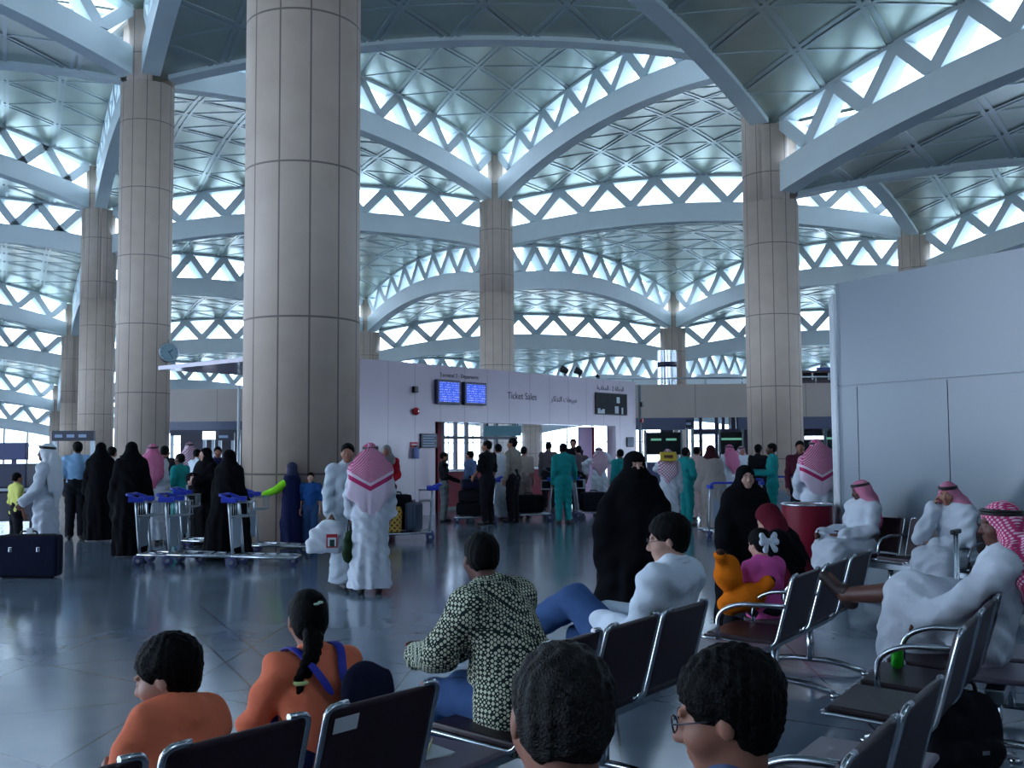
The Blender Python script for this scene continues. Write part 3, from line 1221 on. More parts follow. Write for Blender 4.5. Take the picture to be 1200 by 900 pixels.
class Field:
    def __init__(self, lo, hi, h):
        self.lo = np.array(lo, np.float32)
        self.h = h
        self.n = [int(math.ceil((hi[i] - lo[i]) / h)) + 2 for i in range(3)]
        self.ax = [self.lo[i] + h * np.arange(self.n[i], dtype=np.float32) for i in range(3)]
        self.v = np.full(self.n, 0.25, np.float32)

    def win(self, lo, hi):
        sl = []
        for i in range(3):
            a = max(0, int((lo[i] - self.lo[i]) / self.h) - 1)
            b = min(self.n[i], int((hi[i] - self.lo[i]) / self.h) + 3)
            if b <= a:
                return None
            sl.append(slice(a, b))
        X = self.ax[0][sl[0]][:, None, None]
        Y = self.ax[1][sl[1]][None, :, None]
        Z = self.ax[2][sl[2]][None, None, :]
        return tuple(sl), X, Y, Z

    def put(self, sl, d, k, sub=False):
        a = self.v[sl]
        if sub:
            d = -d
            hh = np.maximum(k - np.abs(a - d), 0) / k
            self.v[sl] = np.maximum(a, d) + hh * hh * k * 0.25
        else:
            hh = np.maximum(k - np.abs(a - d), 0) / k
            self.v[sl] = np.minimum(a, d) - hh * hh * k * 0.25

    def cone(self, a, b, ra, rb, k=0.02, flat=None, sub=False):
        a = np.asarray(a, np.float32); b = np.asarray(b, np.float32)
        m = max(ra, rb) + k + 0.03
        w = self.win(np.minimum(a, b) - m, np.maximum(a, b) + m)
        if w is None:
            return
        sl, X, Y, Z = w
        px, py, pz = X - a[0], Y - a[1], Z - a[2]
        d = b - a
        if flat is not None:
            n, f = flat
            q = (px * n[0] + py * n[1] + pz * n[2]) * (1 / f - 1)
            px = px + q * n[0]; py = py + q * n[1]; pz = pz + q * n[2]
            d = d + n * float(d @ n) * (1 / f - 1)
        L2 = float(d @ d) + 1e-12
        t = np.clip((px * d[0] + py * d[1] + pz * d[2]) / L2, 0, 1)
        r = np.sqrt((px - t * d[0]) ** 2 + (py - t * d[1]) ** 2 + (pz - t * d[2]) ** 2)
        self.put(sl, r - (ra + (rb - ra) * t), k, sub)

    def chain(self, pts, rs, k=0.02, flat=None):
        for i in range(len(pts) - 1):
            self.cone(pts[i], pts[i + 1], rs[i], rs[i + 1], k, flat)

    def ell(self, c, r, R=None, k=0.02, sub=False):
        c = np.asarray(c, np.float32)
        m = max(r) + k + 0.03
        w = self.win(c - m, c + m)
        if w is None:
            return
        sl, X, Y, Z = w
        px, py, pz = X - c[0], Y - c[1], Z - c[2]
        if R is not None:       # columns of R are the ellipsoid's axes
            qx = px * R[0, 0] + py * R[1, 0] + pz * R[2, 0]
            qy = px * R[0, 1] + py * R[1, 1] + pz * R[2, 1]
            qz = px * R[0, 2] + py * R[1, 2] + pz * R[2, 2]
            px, py, pz = qx, qy, qz
        k0 = np.sqrt((px / r[0]) ** 2 + (py / r[1]) ** 2 + (pz / r[2]) ** 2)
        k1 = np.sqrt((px / r[0] ** 2) ** 2 + (py / r[1] ** 2) ** 2 + (pz / r[2] ** 2) ** 2) + 1e-6
        self.put(sl, k0 * (k0 - 1) / k1, k, sub)

    def cut(self, p, n, k=0.01):
        """keep the side that n points away from"""
        n = unit(n)
        d = (self.ax[0][:, None, None] - p[0]) * n[0] + (self.ax[1][None, :, None] - p[1]) * n[1] + (self.ax[2][None, None, :] - p[2]) * n[2]
        self.v = np.maximum(self.v, d)

    def wave(self, fn):
        self.v = self.v + fn(self.ax[0][:, None, None], self.ax[1][None, :, None], self.ax[2][None, None, :]).astype(np.float32)

    def mesh(self, name, material):
        v = self.v
        v[0] = v[-1] = 0.25; v[:, 0] = v[:, -1] = 0.25; v[:, :, 0] = v[:, :, -1] = 0.25
        s = v < 0
        c = np.zeros([n - 1 for n in self.n], np.uint8)
        offs = [(i, j, k) for i in (0, 1) for j in (0, 1) for k in (0, 1)]
        N = self.n
        for i, j, k in offs:
            c += s[i:N[0] - 1 + i, j:N[1] - 1 + j, k:N[2] - 1 + k]
        act = (c > 0) & (c < 8)
        idx = np.argwhere(act)
        if len(idx) == 0:
            raise ValueError('empty shape ' + name)
        num = np.full(act.shape, -1, np.int32)
        num[act] = np.arange(len(idx))
        cv = np.stack([v[idx[:, 0] + i, idx[:, 1] + j, idx[:, 2] + k] for i, j, k in offs], 1)
        pos = np.zeros((len(idx), 3), np.float32)
        cnt = np.zeros(len(idx), np.float32)
        for a in range(8):
            for b in range(a + 1, 8):
                o1, o2 = np.array(offs[a]), np.array(offs[b])
                if np.abs(o1 - o2).sum() != 1:
                    continue
                va, vb = cv[:, a], cv[:, b]
                m = (va < 0) != (vb < 0)
                t = np.where(m, va / np.where(m, va - vb, 1), 0)
                p = o1[None] + (o2 - o1)[None] * t[:, None]
                pos += np.where(m[:, None], p, 0)
                cnt += m
        pos = (idx + pos / cnt[:, None]) * self.h + self.lo
        quads = []
        for ax in range(3):
            u, w = [(1, 2), (2, 0), (0, 1)][ax]
            sa = [slice(None)] * 3; sb = [slice(None)] * 3
            sa[ax] = slice(0, -1); sb[ax] = slice(1, None)
            A, B = s[tuple(sa)], s[tuple(sb)]
            e = np.argwhere(A != B)
            if len(e) == 0:
                continue
            e = e[(e[:, u] > 0) & (e[:, w] > 0) & (e[:, u] < N[u] - 1) & (e[:, w] < N[w] - 1)]
            inside = s[e[:, 0], e[:, 1], e[:, 2]]
            q = []
            for du, dw in ((-1, -1), (0, -1), (0, 0), (-1, 0)):
                f = e.copy()
                f[:, u] += du; f[:, w] += dw
                q.append(num[f[:, 0], f[:, 1], f[:, 2]])
            q = np.stack(q, 1)
            q[~inside] = q[~inside][:, ::-1]
            quads.append(q)
        quads = np.concatenate(quads)
        quads = quads[(quads >= 0).all(1)]
        me = bpy.data.meshes.new(name)
        me.vertices.add(len(pos))
        me.vertices.foreach_set('co', pos.astype(np.float32).ravel())
        me.loops.add(len(quads) * 4)
        me.loops.foreach_set('vertex_index', quads.astype(np.int32).ravel())
        me.polygons.add(len(quads))
        me.polygons.foreach_set('loop_start', np.arange(0, len(quads) * 4, 4, dtype=np.int32))
        me.polygons.foreach_set('use_smooth', np.ones(len(quads), dtype=bool))
        me.update(calc_edges=True)
        me.validate()
        me.materials.append(material)
        return me

    def obj(self, name, material, parent):
        o = bpy.data.objects.new(name, self.mesh(name, material))
        COL.objects.link(o)
        o.parent = parent
        return o


def rotm(yaw=0, pitch=0, roll=0):
    """columns = right, forward, up of a head turned left by yaw, nodding down by pitch (degrees)"""
    return np.array((Matrix.Rotation(math.radians(yaw), 3, 'Z') @ Matrix.Rotation(math.radians(-pitch), 3, 'X') @ Matrix.Rotation(math.radians(roll), 3, 'Y')), np.float32)


# ------------------------------------------------------------------ cloth, skin and hair materials
def cloth(name, rgb, noise=0.06, rough=0.85):
    return mat(name, rgb, rough=rough, noise=noise, nscale=9.0, bump=1.0, bscale=17.0, spec=0.2)


def ghutra_mat(name, a, b, scale=0.016, band=None, V0=1.24, centre=0.0):
    """fine check of two colours; band adds the woven stripes near the lower edge"""
    m = mat(name, a, rough=0.9, spec=0.2)
    g = NG(m)
    x, y, z = g.coord('Object')
    k = math.pi / scale
    sx = g.m('SINE', g.m('MULTIPLY', g.m('ADD', x, g.m('MULTIPLY', y, 0.8)), k))
    sz = g.m('SINE', g.m('MULTIPLY', z, k))
    f = g.m('GREATER_THAN', g.m('MULTIPLY', sx, sz), 0.22)
    c = g.mix(f, a, b)
    if band:
        v = g.m('SUBTRACT', g.m('SUBTRACT', z, V0), g.m('MULTIPLY', g.m('ABSOLUTE', g.m('SUBTRACT', x, centre)), 0.55))
        w1 = g.m('LESS_THAN', v, 0.035)
        r1 = g.m('MULTIPLY', g.m('LESS_THAN', v, 0.0), g.m('GREATER_THAN', v, -0.055))
        c = g.mix(w1, c, b)
        c = g.mix(r1, c, band)
    g.color(c)
    return m


SKIN = {'light': mat('light skin', (196, 150, 132), rough=0.55, noise=0.05, nscale=20), 'mid': mat('tan skin', (158, 106, 86), rough=0.55, noise=0.05, nscale=20),
        'dark': mat('brown skin', (96, 58, 48), rough=0.5, noise=0.05, nscale=20)}
M_HAIR = mat('black hair', (6, 5, 6), rough=0.6, noise=0.25, nscale=60, bump=0.6, bscale=160, spec=0.12)
M_ABAYA = mat('black abaya cloth', (9, 9, 14), rough=.9, noise=.1, nscale=9, spec=.12)
M_WTHOBE = cloth('white cotton robe', (206, 212, 222))
M_CTHOBE = cloth('cream cotton robe', (196, 192, 190))
M_GRED = ghutra_mat('red checked headcloth', (196, 74, 124), (222, 170, 198))
M_GRED2 = ghutra_mat('red white checked headcloth', (198, 66, 118), (228, 206, 222), 0.014, (186, 52, 104), 1.24)
M_GRED3 = ghutra_mat('red white checked headcloth with plain edge', (198, 62, 112), (228, 196, 212), 0.014)
M_GWHITE = cloth('white headcloth', (222, 226, 232))
M_GCHECK = ghutra_mat('pale checked headcloth', (176, 120, 146), (228, 226, 230), 0.03)
M_TEAL = cloth('teal work cloth', (28, 140, 140))
M_SHOE = mat('dark leather shoe', (34, 26, 26), rough=0.4)
M_EYEW = mat('eye white', (214, 210, 206), rough=0.2)
M_EYEB = mat('dark iris', (20, 14, 12), rough=0.15)


# ------------------------------------------------------------------ skeletons (x right, y forward, z up)
def stand_pose(H, girth=1.0, stride=0.0):
    k = H / 1.72
    J = dict(pel=(0, 0, .95), mid=(0, .01, 1.12), chest=(0, 0, 1.28), neck=(0, -.015, 1.46), head=(0, .012, 1.605),
             shR=(.175, -.01, 1.40), shL=(-.175, -.01, 1.40), elR=(.215, -.03, 1.12), elL=(-.215, -.03, 1.12),
             wrR=(.225, .06, .88), wrL=(-.225, .06, .88), hipR=(.085, 0, .90), hipL=(-.085, 0, .90),
             knR=(.095, .02 + stride * .5, .49), knL=(-.095, .02 - stride * .35, .49), anR=(.10, -.02 + stride, .085), anL=(-.10, -.02 - stride, .085))
    J = {a: V(*b) * k for a, b in J.items()}
    for s in 'RL':
        J['toe' + s] = J['an' + s] + V(0, .15, -.05) * k
    J['k'] = k
    J['g'] = girth * k
    J['R'] = rotm()
    J['curl'] = 0.5
    return J


def sit_pose(H, seat=0.44, lean=-10.0, girth=1.0, knee_out=0.10, shin=0.05):
    k = H / 1.72
    a = math.radians(lean)
    up = V(0, math.sin(a), math.cos(a))
    pel = V(0, 0, seat + .10 * k)
    rt = V(1, 0, 0)
    J = dict(pel=pel, mid=pel + up * .17 * k, chest=pel + up * .33 * k, neck=pel + up * .51 * k, head=pel + up * .50 * k + V(0, .03, .155) * k,
             shR=pel + up * .45 * k + rt * .175 * k, shL=pel + up * .45 * k - rt * .175 * k,
             hipR=pel + V(.09, .02, -.01) * k, hipL=pel + V(-.09, .02, -.01) * k)
    for s, sg in (('R', 1), ('L', -1)):
        J['kn' + s] = V(sg * knee_out * k, .44 * k, seat + .07 * k)
        J['an' + s] = V(sg * knee_out * k, .44 * k + shin, .085 * k)
        J['toe' + s] = J['an' + s] + V(0, .15, -.05) * k
        J['el' + s] = J['sh' + s] + V(sg * .04, .06, -.27) * k
        J['wr' + s] = V(sg * .10 * k, .30 * k, seat + .18 * k)
    J['k'] = k
    J['g'] = girth * k
    J['R'] = rotm()
    J['curl'] = 0.5
    return J


def axes(J):
    up = unit(J['neck'] - J['pel'])
    rt = unit(J['shR'] - J['shL'])
    fw = unit(np.cross(up, rt))
    return rt, fw, up


def bounds(J, keys=None, pad=0.3):
    P = np.array([v for n, v in J.items() if np.shape(v) == (3,) and (keys is None or n in keys)])
    return P.min(0) - pad, P.max(0) + pad


def put_head(F, J, o=0.0, detail=True):
    c, R, k = J['head'], J['R'], J['k'] * J.get('hs', 1.0)

    def P(x, y, z):
        return c + R @ (V(x, y, z) * k)
    F.ell(P(0, -.012, .028), np.array((.075 + o, .095 + o, .085 + o)) * k, R, .02)
    F.ell(P(0, .028, -.035), np.array((.060, .064, .080)) * k, R, .03 * k)
    F.ell(P(0, .064, -.090), np.array((.030, .024, .022)) * k, R, .03 * k)
    if detail:
        for s in (-1, 1):
            F.ell(P(s * .042, .058, -.028), np.array((.026, .030, .028)) * k, R, .03 * k)
            F.ell(P(s * .030, .084, .024), np.array((.026, .011, .008)) * k, R, .014 * k)
            F.ell(P(s * .031, .100, .004), np.array((.018, .015, .010)) * k, R, .012 * k, sub=True)
            F.ell(P(s * .031, .083, .004), np.array((.014, .012, .010)) * k, R, .004 * k)
            F.ell(P(s * .076, -.006, -.008), np.array((.009, .017, .028)) * k, R, .010 * k)
        F.cone(P(0, .088, .010), P(0, .110, -.028), .009 * k, .013 * k, .012 * k)
        F.ell(P(0, .098, -.033), np.array((.018, .013, .010)) * k, R, .010 * k)
        F.ell(P(0, .090, -.057), np.array((.024, .010, .007)) * k, R, .008 * k)
        F.ell(P(0, .088, -.070), np.array((.020, .010, .008)) * k, R, .008 * k)
        F.ell(P(0, .106, -.0635), np.array((.022, .010, .0022)) * k, R, .003 * k, sub=True)


def put_hand(F, J, s):
    k = J['k']
    w, e = J['wr' + s], J['el' + s]
    H = J.get('hands', {}).get(s, {})
    d = unit(H.get('dir', w - e))
    sg = 1 if s == 'R' else -1
    n = unit(H.get('palm', V(-sg, 0, 0)) - d * float(np.dot(H.get('palm', V(-sg, 0, 0)), d)))
    ac = unit(np.cross(n, d)) * (1 if s == 'R' else -1)   # towards the thumb
    if float(ac @ V(0, 1, 0.3)) < 0 and 'thumb' not in H:
        ac = -ac
    if 'thumb' in H:
        ac = unit(np.cross(n, d))
        if float(ac @ H['thumb']) < 0:
            ac = -ac
    curl = H.get('curl', J['curl'])
    R = np.stack([ac, n, d], 1)
    fr = max(.0088 * k, F.h * 0.8)
    F.cone(w, w + d * .03 * k, .027 * k, .028 * k, .02 * k)
    F.ell(w + d * .055 * k, np.array((.041, .016, .050)) * k, R, .02 * k)
    for q, (off, L) in enumerate(((.030, .074), (.010, .082), (-.010, .076), (-.029, .060))):
        p = w + d * .092 * k + ac * off * k
        dd = d + ac * off * 2.0
        pts = [p]
        ang = 0
        for seg, fr_ in ((.45, .7), (.30, 1.0), (.25, .8)):
            ang += curl * fr_ * 1.15
            v = unit(unit(dd) * math.cos(ang) + n * math.sin(ang))
            pts.append(pts[-1] + v * L * seg * k)
        F.chain(pts, [fr * 1.1, fr * 1.05, fr, fr * .85], .006 * k)
    p = w + d * .030 * k + ac * .034 * k
    q = p + unit(ac * .8 + d * .8 + n * .25) * .038 * k
    F.chain([p, q, q + unit(d + n * (.3 + curl * .6) + ac * .15) * .032 * k], [fr * 1.5, fr * 1.2, fr], .010 * k)


def put_torso(F, J, o=0.0, top=True):
    rt, fw, up = axes(J)
    g = J['g']
    fl = (fw, .72)
    F.cone(J['hipL'], J['hipR'], .085 * g + o, .085 * g + o, .05)
    F.cone(J['pel'], J['mid'], .128 * g + o, .118 * g + o, .05, fl)
    F.cone(J['mid'], J['chest'], .122 * g + o, .142 * g + o, .05, fl)
    F.cone(J['chest'], J['chest'] + (J['neck'] - J['chest']) * .45, .142 * g + o, .120 * g + o, .05, fl)
    if top:
        for s in 'RL':
            F.cone(J['chest'] + (J['neck'] - J['chest']) * .70, J['sh' + s], .058 * g + o, .055 * g + o, .05)


def put_arm(F, J, s, o=0.0, upto=1.0, flare=0.0):
    g = J['g']
    sh, el, wr = J['sh' + s], J['el' + s], J['wr' + s]
    F.cone(sh, el, .053 * g + o, .042 * g + o, .03)
    if upto > .5:
        t = (upto - .5) * 2
        F.cone(el, el + (wr - el) * t, .042 * g + o, (.042 + (.028 - .042) * t) * g + o + flare, .02)


def put_leg(F, J, s, o=0.0, upto=1.0, flare=0.0):
    g = J['g']
    hp, kn, an = J['hip' + s], J['kn' + s], J['an' + s]
    F.cone(hp, kn, .088 * g + o, .058 * g + o, .04)
    e = kn + (an - kn) * upto
    F.cone(kn, e, .058 * g + o, (.058 - .020 * upto) * g + o + flare, .025)


def body(root, J, skin, h, legs=True, detail=True, eyes=False):
    lo, hi = bounds(J, pad=.22)
    F = Field(lo, hi, h)
    put_torso(F, J)
    for s in 'RL':
        put_arm(F, J, s)
        put_hand(F, J, s)
        put_leg(F, J, s)
        k = J['k']
        a, t = J['an' + s], J['toe' + s]
        F.cone(a + V(0, -.02, -.03) * k, t, .034 * k, .028 * k, .03)
    F.cone(J['neck'] - (J['neck'] - J['chest']) * .25, J['head'] + J['R'] @ (V(0, -.02, -.05) * J['k']), .058 * J['k'], .052 * J['k'] * J.get('hs', 1.0), .03)
    put_head(F, J, 0, detail)
    o = F.obj('body', SKIN[skin], root)
    if eyes:
        k, R, c = J['k'] * J.get('hs', 1), J['R'], J['head']
        for s in (-1, 1):
            bm = bmesh.new()
            bmesh.ops.create_uvsphere(bm, u_segments=14, v_segments=10, radius=.0105 * k, matrix=Matrix.Translation(Vector(c + R @ (V(s * .031, .0835, .004) * k))))
            e = new_obj('eye', bm, M_EYEW, root, True)
            bm = bmesh.new()
            bmesh.ops.create_uvsphere(bm, u_segments=12, v_segments=8, radius=.0062 * k, matrix=Matrix.Translation(Vector(c + R @ (V(s * .031, .0890, .004) * k))))
            new_obj('iris', bm, M_EYEB, e, True)
            bm = bmesh.new()
            tube(bm, [Vector(c + R @ (V(s * x_, y_, z_) * k)) for x_, y_, z_ in ((.014, .0955, .024), (.026, .0945, .030), (.040, .088, .029), (.050, .078, .023))], [.002, .004, .0035, .0015], 6)
            new_obj('eyebrow', bm, M_HAIR, root, True)
        bm = bmesh.new()
        tube(bm, [Vector(c + R @ (V(x_, y_, -.0635 + z_) * k)) for x_, y_, z_ in ((-.023, .090, .001), (-.011, .0985, -.001), (0, .1005, -.002), (.011, .0985, -.001), (.023, .090, .001))], [.0015, .0048, .0055, .0048, .0015], 8)
        new_obj('lips', bm, mat('rose lips', (150, 70, 72), rough=.4), root, True)
    return o


def hair(root, J, h, style='short', m=None):
    c, R, k = J['head'], J['R'], J['k'] * J.get('hs', 1.0)

    def P(x, y, z):
        return c + R @ (V(x, y, z) * k)
    F = Field(c - .2 * k - (V(0, 0, .15) if style != 'short' else 0), c + .2 * k, h)
    F.ell(P(0, -.016, .036), np.array((.084, .102, .090)) * k, R, .02)
    F.ell(P(0, -.045, -.018), np.array((.070, .060, .060 if style == 'short' else .070)) * k, R, .03)
    if style == 'full':
        F.ell(P(0, -.02, .055), np.array((.088, .105, .085)) * k, R, .03)
    F.ell(P(0, .110, -.040), np.array((.096, .088, .100)) * k, R, .012, sub=True)
    for s in (-1, 1):
        F.ell(P(s * .082, .012, -.045), np.array((.022, .040, .050)) * k, R, .01, sub=True)
    if style == 'short':
        F.cut(P(0, 0, -.085), -(R @ V(0, .35, 1)))
    rng = np.random.RandomState(int(abs(c[2]) * 1000) % 997)
    ph = rng.rand(6) * 6
    F.wave(lambda X, Y, Z: .0022 * k * (np.sin(X * 210 / k + ph[0] + 4 * np.sin(Z * 60)) * np.sin(Z * 170 / k + ph[1]) + .8 * np.sin(Y * 190 / k + ph[2] + 3 * np.sin(X * 70))))
    return F.obj('hair', m or M_HAIR, root)


def fold(F, c, amp, n, z0, z1, ph=0.0, sq=1.0):
    def fn(X, Y, Z):
        th = np.arctan2((Y - c[1]) * sq, X - c[0])
        w = np.clip((z1 - Z) / max(1e-3, z1 - z0), 0, 1)
        return amp * w * (np.sin(n * th + ph + 1.3 * np.sin(Z * 4 + ph)) + .5 * np.sin((n * 1.7) // 1 * th + 2 * ph + 2 * np.sin(Z * 2.6)))
    F.wave(fn)


def crease(F, amp, seed=0, sc=1.0):
    p = np.random.RandomState(seed).rand(8) * 6
    F.wave(lambda X, Y, Z: amp * (np.sin(X * 34 * sc + 21 * sc * Z + p[0] + 2 * np.sin(Y * 11 + p[1])) * np.sin(Y * 23 * sc - Z * 17 * sc + p[2]) + .6 * np.sin(Z * 46 * sc + 13 * X + p[3] + 2.5 * np.sin(X * 12 + Y * 9 + p[4]))))


def shirt(root, J, m, h, sleeve=1.0, hem=None, o=.020, name='shirt', seed=1, collar=True, legs=False, skirt=0.0):
    lo, hi = bounds(J, None if legs else ('pel', 'neck', 'shR', 'shL', 'elR', 'elL', 'wrR', 'wrL', 'hipR', 'hipL'), pad=.22)
    F = Field(lo, hi, h)
    put_torso(F, J, o)
    for s in 'RL':
        put_arm(F, J, s, o * .9, sleeve)
    if skirt:
        F.cone(J['mid'], J['pel'] - V(0, 0, .06), .135 * J['g'] + o, .150 * J['g'] + o + skirt, .05)
    if legs:
        for s in 'RL':
            put_leg(F, J, s, o, .97)
    if collar:
        a = J['neck'] - (J['neck'] - J['chest']) * .22
        b = a + unit(J['head'] - a) * .075 * J['k']
        F.cone(a, b, .070 * J['k'], .062 * J['k'], .02)
        F.cut(b, unit(b - a) + V(0, .3, 0)) if False else None
    crease(F, .0075, seed)
    rt, fw, up = axes(J)
    if hem is not None:
        p = J['pel'] + up * hem
        w = (F.ax[0][:, None, None] - p[0]) * -up[0] + (F.ax[1][None, :, None] - p[1]) * -up[1] + (F.ax[2][None, None, :] - p[2]) * -up[2]
        # leave the forearms alone: only cut near the trunk line
        F.v = np.where(np.abs(F.ax[0][:, None, None] - p[0]) < .19 * J['g'], np.maximum(F.v, w), F.v)
    return F.obj(name, m, root)


def collar(root, J, m, r=.070, z=.045, th=.013):
    k = J['k']
    a = J['neck'] - (J['neck'] - J['chest']) * .10
    up = unit(J['head'] - a)
    rt = unit(J['shR'] - J['shL'])
    fw = unit(np.cross(up, rt))
    bm = bmesh.new()
    pts, rs = [], []
    for q in range(25):
        t = -math.pi * .5 + .35 + (2 * math.pi - .7) * q / 24 + math.pi
        pts.append(Vector(a + up * (z + .012 * math.cos(t - math.pi / 2 + math.pi)) * k + (rt * math.cos(t) * r + fw * math.sin(t) * r * 1.02) * k))
        rs.append(th * k)
    tube(bm, pts, rs, 8)
    pts2 = [p - Vector(up) * .022 * k + (p - Vector(a)).normalized() * .006 for p in pts]
    tube(bm, pts2, rs, 8)
    return new_obj('collar', bm, m, root, True)


def trousers(root, J, m, h, o=.022, name='trousers', upto=.98, seed=3):
    lo, hi = bounds(J, ('pel', 'mid', 'hipR', 'hipL', 'knR', 'knL', 'anR', 'anL'), pad=.2)
    F = Field(lo, hi, h)
    F.cone(J['hipL'], J['hipR'], .090 * J['g'] + o, .090 * J['g'] + o, .05)
    rt, fw, up = axes(J)
    F.cone(J['pel'], J['pel'] + up * .08, .125 * J['g'] + o, .118 * J['g'] + o, .04, (fw, .74))
    for s in 'RL':
        put_leg(F, J, s, o, upto, .012)
    crease(F, .005, seed)
    return F.obj(name, m, root)


def shoes(root, J, h, m=None, name='shoe'):
    for s in 'RL':
        a, t, k = J['an' + s], J['toe' + s], J['k']
        F = Field(np.minimum(a, t) - .12, np.maximum(a, t) + .12, max(h * .8, .006))
        fl = unit(t - a)
        F.cone(a + V(0, -.035, -.045) * k, t + V(0, .03, 0) * k, .040 * k, .036 * k, .02)
        F.cone(a + V(0, -.02, -.02) * k, a + V(0, -.005, .02) * k, .045 * k, .046 * k, .02)
        F.cut(V(0, 0, min(a[2], t[2]) - .085 * k), V(0, 0, -1))
        F.obj(name, m or M_SHOE, root)


def robe(root, J, m, h, seed=1, sit=False, o=.028, name='robe', hem=.07, bell=.20, collar=True):
    """long thobe with sleeves"""
    lo, hi = bounds(J, pad=.26)
    lo[2] = 0.0 - .02
    F = Field(lo, hi, h)
    g = J['g']
    put_torso(F, J, o)
    for s in 'RL':
        put_arm(F, J, s, o, .97, .022)
        put_leg(F, J, s, o + .01, .9, .03)
    if not sit:
        f = (J['anR'] + J['anL']) / 2
        f = V(f[0], f[1] + .02, hem)
        dx = unit(V(1, 0, 0))
        F.cone(J['pel'] + V(0, 0, .08), f, .135 * g + o, bell * g, .06, (V(0, 1, 0), .80))
        for s in 'RL':
            F.cone(J['kn' + s], V(J['an' + s][0], J['an' + s][1], hem), .10 * g, .125 * g, .06)
        fold(F, J['pel'], .013, 7, .1, 1.05 * J['k'], seed)
        F.cut(V(0, 0, hem), V(0, 0, -1))
    else:
        F.cone(J['knR'], J['knL'], .085 * g, .085 * g, .08)
        F.cone((J['hipR'] + J['hipL']) / 2, (J['knR'] + J['knL']) / 2, .11 * g, .09 * g, .08)
        zm = max(hem, .0)
        for s, q in (('R', 'L'), ('L', 'R')):
            F.cone(J['kn' + s], J['kn' + s] + (J['an' + s] - J['kn' + s]) * .85, .09 * g, .115 * g, .07)
        a = (J['anR'] + J['anL']) / 2
        F.cone((J['knR'] + J['knL']) / 2, (J['knR'] + J['knL']) / 2 + (a - (J['knR'] + J['knL']) / 2) * .82, .10 * g, .12 * g, .07)
    if collar:
        a = J['neck'] - (J['neck'] - J['chest']) * .22
        F.cone(a, a + unit(J['head'] - a) * .06 * J['k'], .072 * J['k'], .066 * J['k'], .02)
    crease(F, .009, seed)
    return F.obj(name, m, root)


def headcloth(root, J, m, h, seed=2, cord=True, drape=1.0, name='headcloth', thrown=False, band=False, spread=1.0):
    """square headcloth held by a black cord ring, falling over back and shoulders"""
    c, R, k = J['head'], J['R'], J['k'] * J.get('hs', 1.0)

    def P(x, y, z):
        return c + R @ (V(x, y, z) * k)
    rt, fw, up = axes(J)
    F = Field(np.minimum(c, J['chest']) - .42 * k, c + .28 * k, h)
    F.ell(P(0, -.014, .036), np.array((.088, .108, .094)) * k, R, .02)
    F.ell(P(0, -.03, -.02), np.array((.094, .095, .10)) * k, R, .04)
    b = J['neck'] - fw * .03
    L = .26 * drape
    for s in (-1, 1):
        F.cone(P(s * .075, -.02, -.05), b + rt * s * .15 * spread * k - up * .03, .045 * k, .055 * k, .06)
        F.cone(b + rt * s * .14 * spread * k - up * .02, b + rt * s * .16 * spread * k - fw * .08 - up * L * .8 * k, .065 * k, .055 * k, .06, (fw, .6))
        if not thrown:
            F.cone(b + rt * s * .10 * k, b + rt * s * .13 * k + fw * .13 * k - up * .16 * drape * k, .05 * k, .04 * k, .05, (fw, .7))
    F.cone(P(0, -.05, -.03), b - fw * .07 * k - up * .03, .085 * k, .15 * k, .06, (fw, .5))
    F.cone(b - fw * .06 * k - up * .03, b - fw * .11 * k - up * L * .7 * k, .17 * spread * k, .175 * spread * k, .06, (fw, .30 / spread))
    F.cone(b - fw * .10 * k - up * L * .7 * k, b - fw * .10 * k - up * (L + .15 * drape) * k, .16 * spread * k, .05 * k, .06, (fw, .30 / spread))
    # open at the face
    F.ell(P(0, .125, -.045), np.array((.070, .085, .118)) * k, R, .015, sub=True)
    F.cone(P(0, .13, -.08), P(0, .16, -.25), .06 * k, .10 * k, .02, sub=True)
    fold(F, b, .007, 9, J['chest'][2] - .2, c[2] + .05, seed)
    crease(F, .003, seed)
    o = F.obj(name, m, root)
    if cord:
        bm = bmesh.new()
        for dz, rr in ((.060, 1.0), (.076, .97)):
            pts = []
            for q in range(28):
                a = 2 * math.pi * q / 28
                pts.append(Vector(P(.089 * rr * math.cos(a), -.014 + .108 * rr * math.sin(a), dz + .012 * math.sin(a))))
            tube(bm, pts, .0095 * k, 8, True)
        new_obj('head_cord', bm, M_BLACK, root, True)
    return o


